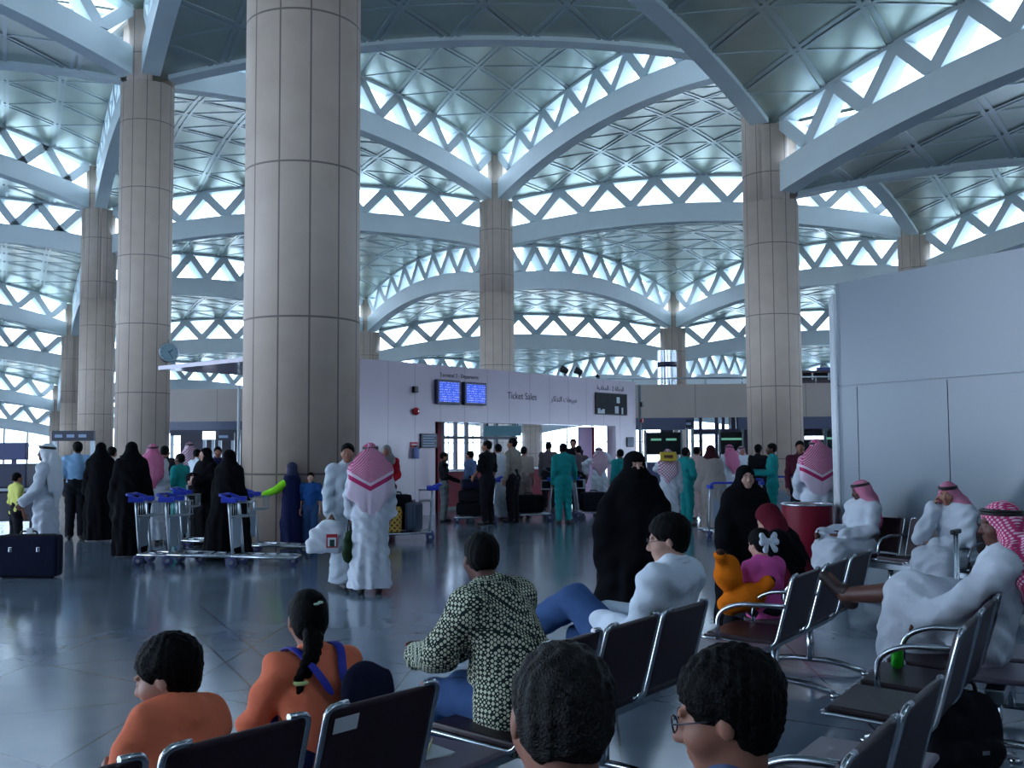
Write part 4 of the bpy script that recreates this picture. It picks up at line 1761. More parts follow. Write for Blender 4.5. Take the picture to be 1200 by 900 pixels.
def scarf(root, J, m, h, seed=2, niqab=False, name='headscarf', wide=1.0, length=.20, fat=0.0):
    """wrapped headscarf: round the head, under the chin, over the shoulders"""
    c, R, k = J['head'], J['R'], J['k'] * J.get('hs', 1.0)

    def P(x, y, z):
        return c + R @ (V(x, y, z) * k)
    rt, fw, up = axes(J)
    F = Field(np.minimum(c, J['chest']) - .38 * k, c + .26 * k, h)
    F.ell(P(0, -.016 - fat * .5, .034), np.array((.090 + fat, .110 + fat * .5, .096 + fat * .5)) * k, R, .02)
    F.ell(P(0, -.01, -.045), np.array((.086 + fat, .098, .095)) * k, R, .04)
    b = J['neck']
    F.cone(P(0, -.01, -.09), b, .075 * k, .10 * k, .05)
    for s in (-1, 1):
        F.cone(P(s * .04, -.02, -.08), b + rt * s * .14 * wide * k - up * .05, .07 * k, .06 * k, .06)
        F.cone(b + rt * s * .09 * k - up * .02, b + rt * s * .13 * wide * k + fw * .06 - up * length * k, .08 * k, .07 * k, .06, (fw, .8))
    F.cone(b - fw * .04 * k, b - fw * .09 * k - up * length * k, .11 * k, .13 * k, .06, (fw, .5))
    F.cone(b + fw * .05 * k - up * .02, b + fw * .08 * k - up * length * .9 * k, .08 * k, .09 * k, .05, (fw, .6))
    if niqab:
        F.ell(P(0, .055, -.075), np.array((.068, .060, .085)) * k, R, .03)
        F.ell(P(0, .120, .006), np.array((.070, .050, .028)) * k, R, .008, sub=True)
    else:
        F.ell(P(0, .120, -.025), np.array((.066, .085, .094)) * k, R, .012, sub=True)
    fold(F, b, .006, 8, J['chest'][2] - .1, c[2] + .02, seed)
    return F.obj(name, m, root)


def abaya(root, J, m, h, seed=1, o=.04, wide=.30, cape=.0, hem=.02, depth=.78, name='abaya', bare_arm='', hide_hands=False):
    """long loose cloak down to the floor"""
    lo, hi = bounds(J, pad=.34)
    lo[2] = -.02
    F = Field(lo, hi, h)
    g = J['g']
    put_torso(F, J, o)
    f = (J['anR'] + J['anL']) / 2
    f = V(f[0], f[1], hem)
    F.cone(J['chest'], V(f[0], f[1], .5 * J['k']), .17 * g + o, (wide + .17) / 2 * g + o, .08, (V(0, 1, 0), depth))
    F.cone(V(f[0], f[1], .5 * J['k']), f, (wide + .17) / 2 * g + o, wide * g, .08, (V(0, 1, 0), depth))
    for s in 'RL':
        if s in bare_arm:
            continue
        put_arm(F, J, s, o, .95, .05)
        if hide_hands:
            d = unit(J['wr' + s] - J['el' + s])
            F.cone(J['wr' + s], J['wr' + s] + d * .15, .085, .06, .05)
        if cape:
            F.cone(J['sh' + s] * V(.7, 1, 1), (J['wr' + s] + J['pel']) / 2, .05 * g + o, cape * g, .1, (V(0, 1, 0), .6))
            F.cone(J['el' + s] * V(.9, 1, 1), J['wr' + s] * V(.85, 1, 1) - V(0, 0, .26), .08 * g, cape * g * .75, .1, (V(0, 1, 0), .6))
    fold(F, J['pel'], .016, 8, .05, 1.2 * J['k'], seed)
    crease(F, .006, seed, .7)
    F.cut(V(0, 0, hem), V(0, 0, -1))
    return F.obj(name, m, root)


def aim(px, py, Yd, top=None):
    p = dep(px, py, Yd)
    return p
# ------------------------------------------------------------------ seating
M_VINYL = mat('dark maroon vinyl', (44, 20, 32), rough=0.42, noise=0.08, nscale=14, bump=0.15, bscale=220)
M_PLATE = mat('grey brown laminate', (120, 108, 122), rough=0.35)


def slanted_pad(bm, w, a, b, th, bev=0.012):
    """pad of width w from point a to b (y, z), thickness th"""
    a = Vector((0, a[0], a[1])); b = Vector((0, b[0], b[1]))
    d = (b - a)
    L = d.length
    d.normalize()
    n = Vector((0, -d.z, d.y))
    M = Matrix((( 1, 0, 0, 0), (0, d.y, n.y, a.y), (0, d.z, n.z, a.z), (0, 0, 0, 1)))
    box(bm, (-w / 2, 0, -th / 2), (w / 2, L, th / 2), M, bev=bev)


def bench(label, loc, phi, slots, arms=(), legs=None, pad_w=.50, tag_on=None):
    t = thing('waiting_bench', label, 'bench', (loc[0], loc[1], 0), math.radians(phi), 'rows of waiting seats')
    xs = [s[0] for s in slots]
    lo, hi = min(xs) - .25, max(xs) + .25
    bm = bmesh.new()
    box(bm, (lo, -.05, .30), (hi, .05, .37), bev=.008)
    new_obj('beam', bm, M_STEEL, t)
    for lx in (legs or (lo + .35, hi - .35)):
        bm = bmesh.new()
        tube(bm, [(lx, 0, .30), (lx, 0, .07)], .028, 10)
        tube(bm, arc_pts([(lx, .36, .022), (lx, .18, .075), (lx, -.18, .075), (lx, -.40, .022)], .12), [.022] * 14, 8)
        for y in (.36, -.40):
            lathe(bm, [(.034, 0), (.034, .018), (.02, .028)], 12, (lx, y, 0))
        new_obj('leg', bm, M_CHROME, t)
    for x, kind in slots:
        T = Matrix.Translation((x, 0, 0))
        if kind == 'table':
            bm = bmesh.new()
            box(bm, (x - .25, -.20, .40), (x + .25, .28, .43), bev=.012)
            new_obj('table_top', bm, M_PLATE, t)
            continue
        w = pad_w
        bm = bmesh.new()
        slanted_pad(bm, w - .04, (-.20, .425), (.25, .448), .036)
        o = new_obj('seat', bm, M_VINYL, t); o.location.x = x
        bm = bmesh.new()
        slanted_pad(bm, w - .03, (-.225, .46), (-.325, .845), .028, .010)
        o = new_obj('backrest', bm, M_VINYL, t); o.location.x = x
        bm = bmesh.new()
        for s in (-1, 1):
            q = s * (w / 2 - .005)
            tube(bm, arc_pts([(q - s * .07, .275, .43), (q, .275, .43), (q, .20, .428), (q, -.215, .405), (q, -.338, .855), (q - s * .08, -.340, .857)], .06, 4), .0115, 7)
        tube(bm, [(-w / 2 + .03, -.16, .405), (w / 2 - .03, -.16, .405)], .012, 7)
        box(bm, (-.06, -.05, .365), (.06, .05, .415))
        o = new_obj('seat_frame', bm, M_CHROME, t); o.location.x = x
    for ax in arms:
        bm = bmesh.new()
        tube(bm, arc_pts([(ax, -.29, .67), (ax, .02, .665), (ax, .15, .60), (ax, .15, .43)], .10, 5), .015, 8)
        new_obj('armrest', bm, M_CHROME, t)
    return t


def back_line(px, py, phi, h=.85):
    """bench origin whose seat back top shows at this pixel"""
    p = gnd(px, py, h)
    n = Vector((-math.sin(math.radians(phi)), math.cos(math.radians(phi)), 0))
    return p + n * .33


# front row, nearest bench
PH_A = 50
oa = back_line(281, 857, PH_A)
bench('nearest maroon waiting bench in front row, seen from behind, a boy in orange on it', oa, PH_A, [(-1.08, 'seat'), (-.54, 'seat'), (0, 'seat'), (.56, 'seat')], legs=(-.27, .85))
bm = bmesh.new()
slanted_pad(bm, .10, (-.3205, .764), (-.3335, .814), .0012, 0)
lb_ = new_obj('paper_label', bm, M_WHITE, bpy.data.objects['waiting_bench'])
lb_.location.x = .56 - .16
lb_['label'] = 'white paper label stuck on the back'
PH_B = 54
ob = back_line(742, 727, PH_B)
bench('maroon waiting bench in front row under the man in the white shirt', ob, PH_B, [(-1.08, 'table'), (-.54, 'seat'), (0, 'seat'), (.54, 'seat')], legs=(-.27, .27))
PH_C = 57
oc = back_line(979, 659, PH_C)
bench('maroon waiting bench at far end of front row, beside the girl in pink', oc, PH_C, [(-1.24, 'table'), (-.68, 'seat'), (0, 'seat'), (.68, 'seat')], arms=(-1.0, -.34, .34), legs=(-.34, .45), pad_w=.58)
PH_D = 56
od = back_line(1081, 812, PH_D)
bench('maroon waiting bench at lower right under the two nearest dark-haired men', od, PH_D, [(-1.86, 'seat'), (-1.24, 'seat'), (-.62, 'seat'), (0, 'seat'), (.60, 'table')], arms=(-1.55, -.31), legs=(-1.55, -.31), pad_w=.56)
PH_E = 58
oe = back_line(1135, 730, PH_E)
bench('maroon waiting bench at right edge under the seated man with the bare ankle', oe, PH_E, [(0, 'seat'), (.62, 'seat'), (1.24, 'seat')], arms=(.31, .93), legs=(-.1, .93), pad_w=.56)
of = gnd(1142, 782, .43) + Vector((.10, -.065, 0))
bench('low steel unit with a grey table top behind the second row at lower right', (of.x, of.y), 60, [(0, 'table'), (.62, 'table')], legs=(-.15, .75))
# bench along the white wall
PH_W = math.degrees(math.atan2(-PWD.y, -PWD.x))
q = PW0 + PWD * 1.35 + PWN * .72
bench('waiting bench standing along the tall white wall under two men in headcloths', (q.x, q.y), PH_W, [(-2.0, 'seat'), (-1.42, 'seat'), (-.84, 'seat'), (-.26, 'seat'), (.32, 'seat')], arms=(-1.13, .03), legs=(-1.7, 0.0))

# ------------------------------------------------------------------ luggage trolleys
M_BLUEH = mat('blue plastic handle', (44, 64, 190), rough=0.35)
M_GPANEL = mat('pale grey trolley panel', (150, 166, 182), rough=0.4)


def trolley(label, loc, rz, group='luggage trolleys'):
    t = thing('luggage_trolley', label, 'luggage trolley', (loc[0], loc[1], 0), rz, group)
    bm = bmesh.new()
    tube(bm, arc_pts([(-.27, -.02, .16), (-.25, .88, .13), (.25, .88, .13), (.27, -.02, .16)], .12), .02, 8)
    for y in (.15, .35, .55, .75):
        tube(bm, [(-.25, y, .15), (.25, y, .15)], .014, 6)
    tube(bm, [(-.27, 0, .16), (.27, 0, .16)], .018, 6)
    for x in (-.09, .09):
        tube(bm, [(x, 0, .155), (x, .88, .135)], .012, 6)
    new_obj('base_frame', bm, M_CHROME, t)
    for s in (-1, 1):
        bm = bmesh.new()
        tube(bm, arc_pts([(s * .26, .02, .10), (s * .26, -.02, .55), (s * .25, -.06, .98)], .2), .021, 8)
        new_obj('post', bm, M_STEEL, t)
    bm = bmesh.new()
    tube(bm, arc_pts([(-.25, -.06, .98), (-.24, -.20, 1.03), (.24, -.20, 1.03), (.25, -.06, .98)], .06), .022, 8)
    for s in (-1, 1):
        box(bm, (s * .25 - .035, -.16, .92), (s * .25 + .035, .06, .99), bev=.01)
    new_obj('handle', bm, M_BLUEH, t)
    bm = bmesh.new()
    z0, z1 = .72, .92
    for z in (z0, z1):
        tube(bm, [(-.23, -.03, z), (.23, -.03, z), (.22, .20, z), (-.22, .20, z)], .009, 6, True)
    for x in (-.2, -.1, 0, .1, .2):
        tube(bm, [(x, -.03, z1), (x, -.03, z0), (x, .20, z0), (x, .20, z1)], .006, 5)
    new_obj('basket', bm, M_STEEL, t)
    bm = bmesh.new()
    box(bm, (-.20, -.03, .26), (.20, -.005, .70), bev=.012)
    new_obj('rear_panel', bm, M_GPANEL, t)
    for x, y in ((-.29, .0), (.29, .0), (0, .82)):
        bm = bmesh.new()
        lathe(bm, [(.02, -.028), (.075, -.022), (.082, -.012), (.082, .012), (.075, .022), (.02, .028)], 18)
        bmesh.ops.rotate(bm, verts=bm.verts, cent=(0, 0, 0), matrix=Matrix.Rotation(math.pi / 2, 3, 'Y'))
        w = new_obj('wheel', bm, mat('grey blue tyre', (70, 76, 120), rough=0.6), t)
        w.location = (x, y, .082)
        bm = bmesh.new()
        lathe(bm, [(.03, -.032), (.03, .032)], 10)
        bmesh.ops.rotate(bm, verts=bm.verts, cent=(0, 0, 0), matrix=Matrix.Rotation(math.pi / 2, 3, 'Y'))
        new_obj('hub', bm, M_CHROME, w)
        if y > .5:
            bm = bmesh.new()
            box(bm, (-.045, y - .02, .05), (-.035, y + .02, .14)); box(bm, (.035, y - .02, .05), (.045, y + .02, .14)); box(bm, (-.045, y - .02, .13), (.045, y + .02, .14))
            new_obj('caster_fork', bm, M_STEEL, t)
    return t


R90 = -math.pi / 2          # platform towards +x
p = gnd(160, 664)
T0 = trolley('empty luggage trolley at left end of the nested trio on the floor', (p.x, p.y + .3), R90 + .05)
for px, py, dy, rz, lb in ((196, 664, .3, R90 + .02, 'empty luggage trolley in the middle of the nested trio'),
                           (271, 666, .3, R90 - .02, 'empty luggage trolley at right end of the nested trio, blue wheel in front'),
                           (208, 646, .4, R90 + .1, 'luggage trolley just behind the nested trio, beside the worker in teal'),
                           (290, 652, .35, R90 + .02, 'low luggage trolley beside the thick column, under the tall black-cloaked figure')):
    p = gnd(px, py)
    copy_tree(T0, (p.x, p.y + dy, 0), rz, lb)
p = gnd(503, 634)
copy_tree(T0, (p.x, p.y + .2, 0), -R90 + .1, 'luggage trolley with a yellow patterned bag, behind the man in red headcloth')
for px, py, rz, lb in ((578, 613, -R90 + .05, 'luggage trolley piled with black cases, left of the man in black'),
                       (645, 610, -R90 - .05, 'luggage trolley with a black case, left of the worker in teal at the counter'),
                       (676, 608, R90 + .06, 'luggage trolley with a dark grey case, just right of the worker in teal'),
                       ):
    p = gnd(px, py)
    copy_tree(T0, (p.x, p.y + .2, 0), rz, lb)
for px, py, rz, lb in ((848, 632, .1, 'luggage trolley with pale rear panel left of the smiling woman'),
                       (878, 622, .05, 'luggage trolley behind the smiling woman in black'),
                       (918, 614, -.05, 'luggage trolley beside the worker in teal, left of the red bin'),
                       (938, 610, -.1, 'luggage trolley just behind the red bin')):
    p = gnd(px, py)
    copy_tree(T0, (p.x, p.y, 0), rz, lb)


# ------------------------------------------------------------------ luggage
def case(name, label, cat, loc, rz, size, m, group=None, tags=0, upright=False, h=0.0):
    """soft-sided case with handle, zip seam and little feet; size = width, depth, height"""
    w, d, hh = size
    t = thing(name, label, cat, (loc[0], loc[1], h), rz, group)
    bm = bmesh.new()
    box(bm, (-w / 2, -d / 2, .02), (w / 2, d / 2, hh))
    bmesh.ops.bevel(bm, geom=[e for e in bm.edges], offset=min(w, d, hh) * .22, segments=4, affect='EDGES', profile=.6)
    new_obj('shell', bm, m, t, True)
    bm = bmesh.new()
    for y in (-.18, .18):
        pts = []
        r = min(w, hh) * .18
        for cx, cz, a0 in ((w / 2 - r, hh - r, 0), (-w / 2 + r, hh - r, 1), (-w / 2 + r, .02 + r, 2), (w / 2 - r, .02 + r, 3)):
            for q in range(5):
                a = (a0 + q / 4) * math.pi / 2
                pts.append((cx + (r + .004) * math.cos(a), y * d * 2 * .8, cz + (r + .004) * math.sin(a)))
        tube(bm, pts, .007, 6, True)
    new_obj('piping', bm, M_BLACK, t)
    bm = bmesh.new()
    tube(bm, arc_pts([(-w * .14, 0, hh - .01), (-w * .12, 0, hh + .05), (w * .12, 0, hh + .05), (w * .14, 0, hh - .01)], .03), .012, 8)
    new_obj('handle', bm, M_BLACK, t)
    for sx in (-1, 1):
        bm = bmesh.new()
        lathe(bm, [(.025, 0), (.025, .03)], 12, (sx * w * .38, 0, 0))
        new_obj('foot', bm, M_BLACK, t)
    for k in range(tags):
        x = (-.22, .22)[k] * w
        bm = bmesh.new()
        box(bm, (x - .025, -d / 2 - .012, hh * .62), (x + .025, -d / 2 + .01, hh * .74), bev=.006)
        new_obj('clasp', bm, M_CHROME, t)
    return t


M_NAVYC = cloth('navy suitcase cloth', (20, 24, 48))
M_BLACKC = cloth('black suitcase cloth', (18, 18, 26))
p = gnd(33, 677)
t = case('suitcase', 'large navy suitcase standing on the floor before the man in white', 'suitcase', (p.x, p.y, 0), .03, (.82, .26, .56), M_NAVYC, tags=2)
bm = bmesh.new(); box(bm, (-.03, -.02, .58), (.05, .02, .65), Matrix.Rotation(.0, 4, 'Y'), bev=.006); new_obj('paper_tag', bm, M_WHITE, t)
TR = gnd(503, 634)
z0 = .165
case('suitcase', 'blue grey suitcase standing on the trolley beside the yellow bag', 'suitcase', (TR.x - .30, TR.y + .2), 1.3, (.40, .22, .52), mat('blue grey case', (70, 84, 108), rough=.5), h=z0)
case('suitcase', 'black suitcase behind the yellow patterned bag on the trolley', 'suitcase', (TR.x - .62, TR.y + .38), .1, (.52, .20, .66), M_BLACKC, h=z0)
bm = bmesh.new()
g = ghutra_mat('yellow patterned bag print', (214, 184, 90), (150, 70, 70), .05)
t = thing('shopping_bag', 'yellow patterned bag standing on the trolley behind the white-robed man', 'bag', (TR.x - .78, TR.y + .02, z0), .05)
vs = []
for z, w, d in ((0, .27, .10), (.36, .28, .09), (.46, .26, .05)):
    vs.append([bm.verts.new((sx * w, sy * d, z)) for sx, sy in ((-1, -1), (1, -1), (1, 1), (-1, 1))])
for a in range(2):
    for q in range(4):
        bm.faces.new((vs[a][q], vs[a][(q + 1) % 4], vs[a + 1][(q + 1) % 4], vs[a + 1][q]))
bm.faces.new(list(reversed(vs[0]))); bm.faces.new(vs[2])
bmesh.ops.bevel(bm, geom=list(bm.edges), offset=.02, segments=2, affect='EDGES')
new_obj('bag', bm, g, t)
bm = bmesh.new()
for y in (-.05, .05):
    tube(bm, arc_pts([(-.12, y, .45), (-.10, y, .56), (.10, y, .56), (.12, y, .45)], .06), .008, 6)
new_obj('handles', bm, mat('bag handle', (190, 160, 80), rough=.6), t)
p = gnd(578, 613)
case('suitcase', 'black suitcase lying at the bottom of the pile left of the man in black', 'suitcase', (p.x - .45, p.y + .2), .05, (.78, .40, .28), M_BLACKC, 'black cases piled on the trolley', h=z0)
case('suitcase', 'black suitcase lying on top of another, left of the man in black', 'suitcase', (p.x - .42, p.y + .2), -.04, (.72, .38, .27), M_BLACKC, 'black cases piled on the trolley', h=z0 + .29)
case('holdall', 'dark striped holdall on top of the pile of black cases', 'bag', (p.x - .42, p.y + .2), .1, (.60, .32, .24), M_NAVYC, h=z0 + .29 + .28)
p = gnd(645, 610)
case('suitcase', 'black suitcase on the trolley left of the worker in teal at the counter', 'suitcase', (p.x - .50, p.y + .2), .0, (.70, .34, .42), M_BLACKC, h=z0)
p = gnd(676, 608)
case('suitcase', 'dark grey suitcase on the trolley right of the worker in teal', 'suitcase', (p.x + .42, p.y + .2), .06, (.66, .36, .45), cloth('charcoal cloth', (38, 38, 48)), h=z0)

# ------------------------------------------------------------------ red bin by the white wall
p = dep(946, 620, 13.0)
t = thing('litter_bin', 'round dark red litter bin beside the end of the white wall', 'litter bin', (p.x, 13.0, 0))
hb = dep(946, 589, 13.0).z
bm = bmesh.new(); lathe(bm, [(.29, 0.03), (.305, .05), (.31, hb - .04), (.305, hb - .02)], 40); new_obj('body', bm, M_MAROON, t)
bm = bmesh.new(); tube(bm, [(.305 * math.cos(a * math.pi / 20), .305 * math.sin(a * math.pi / 20), hb - .02) for a in range(40)], .016, 8, True); new_obj('rim', bm, M_CHROME, t)
bm = bmesh.new(); lathe(bm, [(.29, hb - .04), (.20, hb - .035)], 32); new_obj('lid', bm, M_DARK, t)
bm = bmesh.new(); lathe(bm, [(.295, 0), (.295, .035)], 32); new_obj('base', bm, M_BLACK, t)

# ------------------------------------------------------------------ signs, gates and desks along the back


def signboard(label, Y, x0, y0, x1, y1, m, posts=True, lines=0, lit=None, name='gate_sign'):
    a, b = dep(x0, y0, Y), dep(x1, y1, Y)
    t = thing(name, label, 'sign', ((a.x + b.x) / 2, Y, 0))
    w2 = (b.x - a.x) / 2
    bm = bmesh.new(); box(bm, (-w2, -.08, b.z), (w2, .08, a.z), bev=.01); new_obj('board', bm, m, t)
    if posts:
        for s in (-1, 1):
            bm = bmesh.new(); box(bm, (s * (w2 - .06) - .05, -.05, 0), (s * (w2 - .06) + .05, .05, b.z - .002)); new_obj('post', bm, M_STEEL, t)
    if lines:
        bm = bmesh.new()
        for k in range(lines):
            xx = -w2 * .85 + 1.7 * w2 * k / lines
            box(bm, (xx, -.088, (a.z + b.z) / 2 - .05), (xx + 1.1 * w2 / lines, -.0805, (a.z + b.z) / 2 + .04))
        new_obj('pale_lines', bm, lit or mat('pale blue print', (150, 170, 200), rough=.5), t)
    return t


M_NAVYS = mat('dark navy sign', (34, 38, 58), rough=.4)
signboard('dark wide gate sign on two posts left of the clock column', 30, 62, 505, 111, 516.5, M_NAVYS, True, 3)
signboard('dark overhead sign right of the clock column', 36, 200, 504, 282, 510, M_NAVYS, True, 0)
signboard('small white lit sign hanging under the dark overhead sign', 35.6, 238, 505.5, 252, 515, M_LIT, True, 0)
signboard('small dark sign board right of the white lit sign', 35.5, 256, 507, 275, 516, M_NAVYS, True, 1)
t = thing('light_pole', 'tall slim bright pole just left of the thick column', 'pole', dep(279, 560, 30) * 1.0)
t.location.z = 0
bm = bmesh.new(); lathe(bm, [(.09, 0), (.09, .06), (.045, .08), (.045, dep(279, 452, 30).z)], 14); new_obj('pole', bm, M_WHITE, t)
bm = bmesh.new(); lathe(bm, [(.14, 0), (.14, .03)], 16); new_obj('foot_plate', bm, M_STEEL, t)
# grey screening machine on the far left
a = dep(17, 560, 21)
t = thing('screening_machine', 'dark grey baggage screening machine behind the boy in yellow', 'screening machine', (a.x - .3, 21.5, 0))
bm = bmesh.new(); box(bm, (-1.1, -.5, .25), (.75, .5, .85), bev=.03); new_obj('housing', bm, mat('dark machine grey', (60, 62, 78), rough=.4), t)
bm = bmesh.new(); box(bm, (-1.2, -.55, .86), (.85, .55, .93), bev=.01); new_obj('roller_bed', bm, M_STEEL, t)
bm = bmesh.new(); box(bm, (-.7, -.42, .932), (.5, .45, 1.42), bev=.03); new_obj('tunnel', bm, mat('slate machine grey', (54, 58, 84), rough=.4), t)
bm = bmesh.new(); box(bm, (-.25, -.1, 1.5), (.33, .05, 1.86), bev=.02); box(bm, (0, -.03, 1.41), (.08, .03, 1.52)); new_obj('monitor', bm, mat('slate monitor', (80, 84, 130), rough=.4), t)
for sx in (-1.0, .65):
    bm = bmesh.new(); box(bm, (sx - .05, -.45, 0), (sx + .05, .45, .26)); new_obj('leg', bm, M_DARK, t)
# desks and dark screens under the back wall
for k, (x0, x1, Y, lb) in enumerate(((757, 799, 43.4, 'dark check-in desk with twin screens left of the bright glass doors'), (845, 872, 43.0, 'dark check-in desk with twin screens right of the bright glass doors'),
                                     (944, 968, 42.5, 'dark check-in desk with a white sign right of the stone column'), (972, 990, 42.4, 'check-in desk half hidden by the end of the white wall'))):
    a, b = dep(x0, 506, Y), dep(x1, 530, Y)
    w2 = (b.x - a.x) / 2
    t = thing('check_in_desk', lb, 'desk', ((a.x + b.x) / 2, Y, 0), TH)
    bm = bmesh.new(); box(bm, (-w2, -.35, .05), (w2, .35, 1.05), bev=.02); new_obj('body', bm, mat('slate desk', (66, 72, 104), rough=.4), t)
    bm = bmesh.new(); box(bm, (-w2 - .03, -.4, 1.05), (w2 + .03, .4, 1.10), bev=.01); new_obj('desk_top', bm, M_STEEL, t)
    bm = bmesh.new(); box(bm, (-w2, .36, 1.4), (w2, .46, 2.35), bev=.02); new_obj('screen', bm, mat('dark green black screen', (22, 30, 32), rough=.15), t)
    bm = bmesh.new()
    for s in (-.4, .45):
        box(bm, (s * w2 - .22, .345, 2.0), (s * w2 + .22, .3595, 2.09 if k != 2 else 2.15))
    new_obj('lit_panel', bm, M_LIT if k == 2 else mat('dim green readout', (60, 100, 90), rough=.4, emit=(120, 200, 170), estr=.5), t)
    for s in (-1, 1):
        bm = bmesh.new(); box(bm, (s * w2 - .06, .38, 0), (s * w2 + .06, .5, 2.45)); new_obj('post', bm, M_WPANEL, t)
signboard('small square dark sign before the slate band left of the bright glass doors', 44.0, 803, 491.5, 813, 501.5, M_NAVYS, True, 1)
# ------------------------------------------------------------------ people
def hres(Y):
    return min(.0135, max(.0052, Y * .00072))


def person(label, px, top, Y, heading, head_extra=.0, group=None, H=None):
    p = dep(px, 545, Y)
    t = thing('person', label, 'person', (p.x, Y, 0), math.radians(heading), group)
    if H is None:
        H = dep(px, top, Y).z - head_extra
    return t, H, hres(Y)


def arm(J, s, el, wr, **hand):
    """elbow and wrist given in metres for a 1.72 m figure"""
    J['el' + s] = V(*el) * J['k']
    J['wr' + s] = V(*wr) * J['k']
    if hand:
        J.setdefault('hands', {})[s] = hand


def robed(label, px, top, Y, heading, cloth_m=None, head='red', skin='mid', yaw=0, pitch=0, girth=1.0, arms=None, stride=0.0, seed=1, shoe=True, thrown=False, detail=True, H=None, bell=.20, hm=None, drape=1.0, spread=1.0):
    t, H, h = person(label, px, top, Y, heading, .03 if head != 'bare' else .01, H=H)
    J = stand_pose(H, girth, stride)
    J['R'] = rotm(yaw, pitch)
    for a in arms or ():
        arm(J, *a[:3], **(a[3] if len(a) > 3 else {}))
    body(t, J, skin, h, detail=detail)
    robe(t, J, cloth_m or M_WTHOBE, h, seed, bell=bell)
    if head == 'bare':
        hair(t, J, h)
    else:
        headcloth(t, J, hm or {'red': M_GRED, 'red2': M_GRED2, 'white': M_GWHITE, 'check': M_GCHECK}[head], h, seed + 3, thrown=thrown, drape=drape, spread=spread)
    if shoe:
        shoes(t, J, h)
    return t, J


def cloaked(label, px, top, Y, heading, niqab=False, scarf_m=None, cloak_m=None, skin='light', yaw=0, pitch=0, girth=1.0, arms=None, wide=.28, cape=0, seed=1, H=None, eyes=False, veil_len=.2, detail=True, face=True, bare_arm='', hide_hands=False, hs=1.0, fat=0.0):
    t, H, h = person(label, px, top, Y, heading, .02, H=H)
    J = stand_pose(H, girth)
    J['R'] = rotm(yaw, pitch)
    for s in 'RL':
        J['sh' + s] = J['sh' + s] * V(.84, 1, .985)
        J['el' + s] = J['el' + s] * V(.95, 1, 1)
    J['hs'] = hs
    for a in arms or ():
        arm(J, *a[:3], **(a[3] if len(a) > 3 else {}))
    body(t, J, skin, h, detail=detail, eyes=eyes)
    abaya(t, J, cloak_m or M_ABAYA, h, seed, wide=wide, cape=cape, bare_arm=bare_arm, hide_hands=hide_hands)
    scarf(t, J, scarf_m or M_ABAYA, h, seed + 1, niqab=niqab, length=veil_len, fat=fat)
    return t, J


def dressed(label, px, top, Y, heading, top_m, leg_m=None, sleeve=1.0, skin='mid', yaw=0, pitch=0, girth=1.0, arms=None, stride=0.0, seed=1, H=None, coverall=False, hem=-.10, detail=True, hair_style='short', hairless=False):
    t, H, h = person(label, px, top, Y, heading, .012, H=H)
    J = stand_pose(H, girth, stride)
    J['R'] = rotm(yaw, pitch)
    for a in arms or ():
        arm(J, *a[:3], **(a[3] if len(a) > 3 else {}))
    body(t, J, skin, h, detail=detail)
    if coverall:
        shirt(t, J, top_m, h, sleeve, None, .024, 'coverall', seed, legs=True)
    else:
        trousers(t, J, leg_m, h, seed=seed + 5)
        shirt(t, J, top_m, h, sleeve, hem, seed=seed)
    if not hairless:
        hair(t, J, h, hair_style)
    shoes(t, J, h)
    return t, J


M_DTROUS = cloth('black trouser cloth', (22, 22, 30))
M_JEANS = mat('blue denim', (58, 86, 132), rough=.85, noise=.18, nscale=14, bump=.25, bscale=260, spec=.2)
M_LBLUE = cloth('light blue shirt cloth', (140, 180, 216))
M_TAN = cloth('tan shirt cloth', (140, 134, 124))
M_GREYB = cloth('grey brown shirt cloth', (92, 84, 90))
M_NAVY = cloth('navy cloth', (26, 32, 72))
M_BLACKSH = cloth('black shirt cloth', (20, 20, 26))
M_MAROONC = cloth('maroon scarf cloth', (92, 18, 36))
M_WSHIRT = cloth('white shirt cloth', (222, 232, 244))
M_ORANGE = cloth('orange shirt cloth', (238, 126, 92))
M_SANDAL = mat('dark sandal', (50, 34, 34), rough=.6)

FWD = lambda s, y=.30, z=1.08, x=.17: (s, ((x + .05) * (1 if s == 'R' else -1), .04, 1.13), (x * (1 if s == 'R' else -1), y, z))

# --- left crowd
robed('tall man in white robe and long white headcloth beside the navy suitcase', 55, 518, 14.3, 96, head='white', skin='dark', seed=2, arms=[('L', (-.23, .04, 1.13), (-.20, .22, .95)), ('R', (.22, -.02, 1.12), (.23, .10, .88))], bell=.25, drape=1.6)
dressed('small boy in yellow T-shirt facing away behind the navy suitcase', 20, 553, 16.5, -40, cloth('pale yellow shirt cloth', (222, 222, 120)), M_DTROUS, .45, 'mid', seed=4, girth=.9)
dressed('man in light blue short-sleeved shirt seen from behind at left', 90, 517, 19.6, 15, M_LBLUE, M_DTROUS, .45, 'dark', yaw=30, seed=5, girth=1.12)
cloaked('woman in black cloak from behind, between blue-shirted man and trolleys', 118, 518, 19.3, 5, seed=3, wide=.27)
robed('person in cream robe mostly hidden behind the black-cloaked woman at left', 131, 523, 20.6, 0, M_CTHOBE, 'bare', seed=6)
robed('man in pale pink checked headcloth peeking out behind cloaked women at left', 145, 531, 21.5, 160, head='check', seed=7)
cloaked('woman in black cloak standing right behind the leftmost luggage trolley', 154, 517, 16.4, 15, seed=8, wide=.25, cape=.14, veil_len=.42)
robed('man in pink checked headcloth and white robe in front of the clock column', 179, 519, 18.6, 10, head='red', seed=9, drape=1.35)
dressed('man in dark clothes right of the pink headcloth in front of clock column', 193, 522, 20.8, -10, M_BLACKSH, M_DTROUS, seed=10)
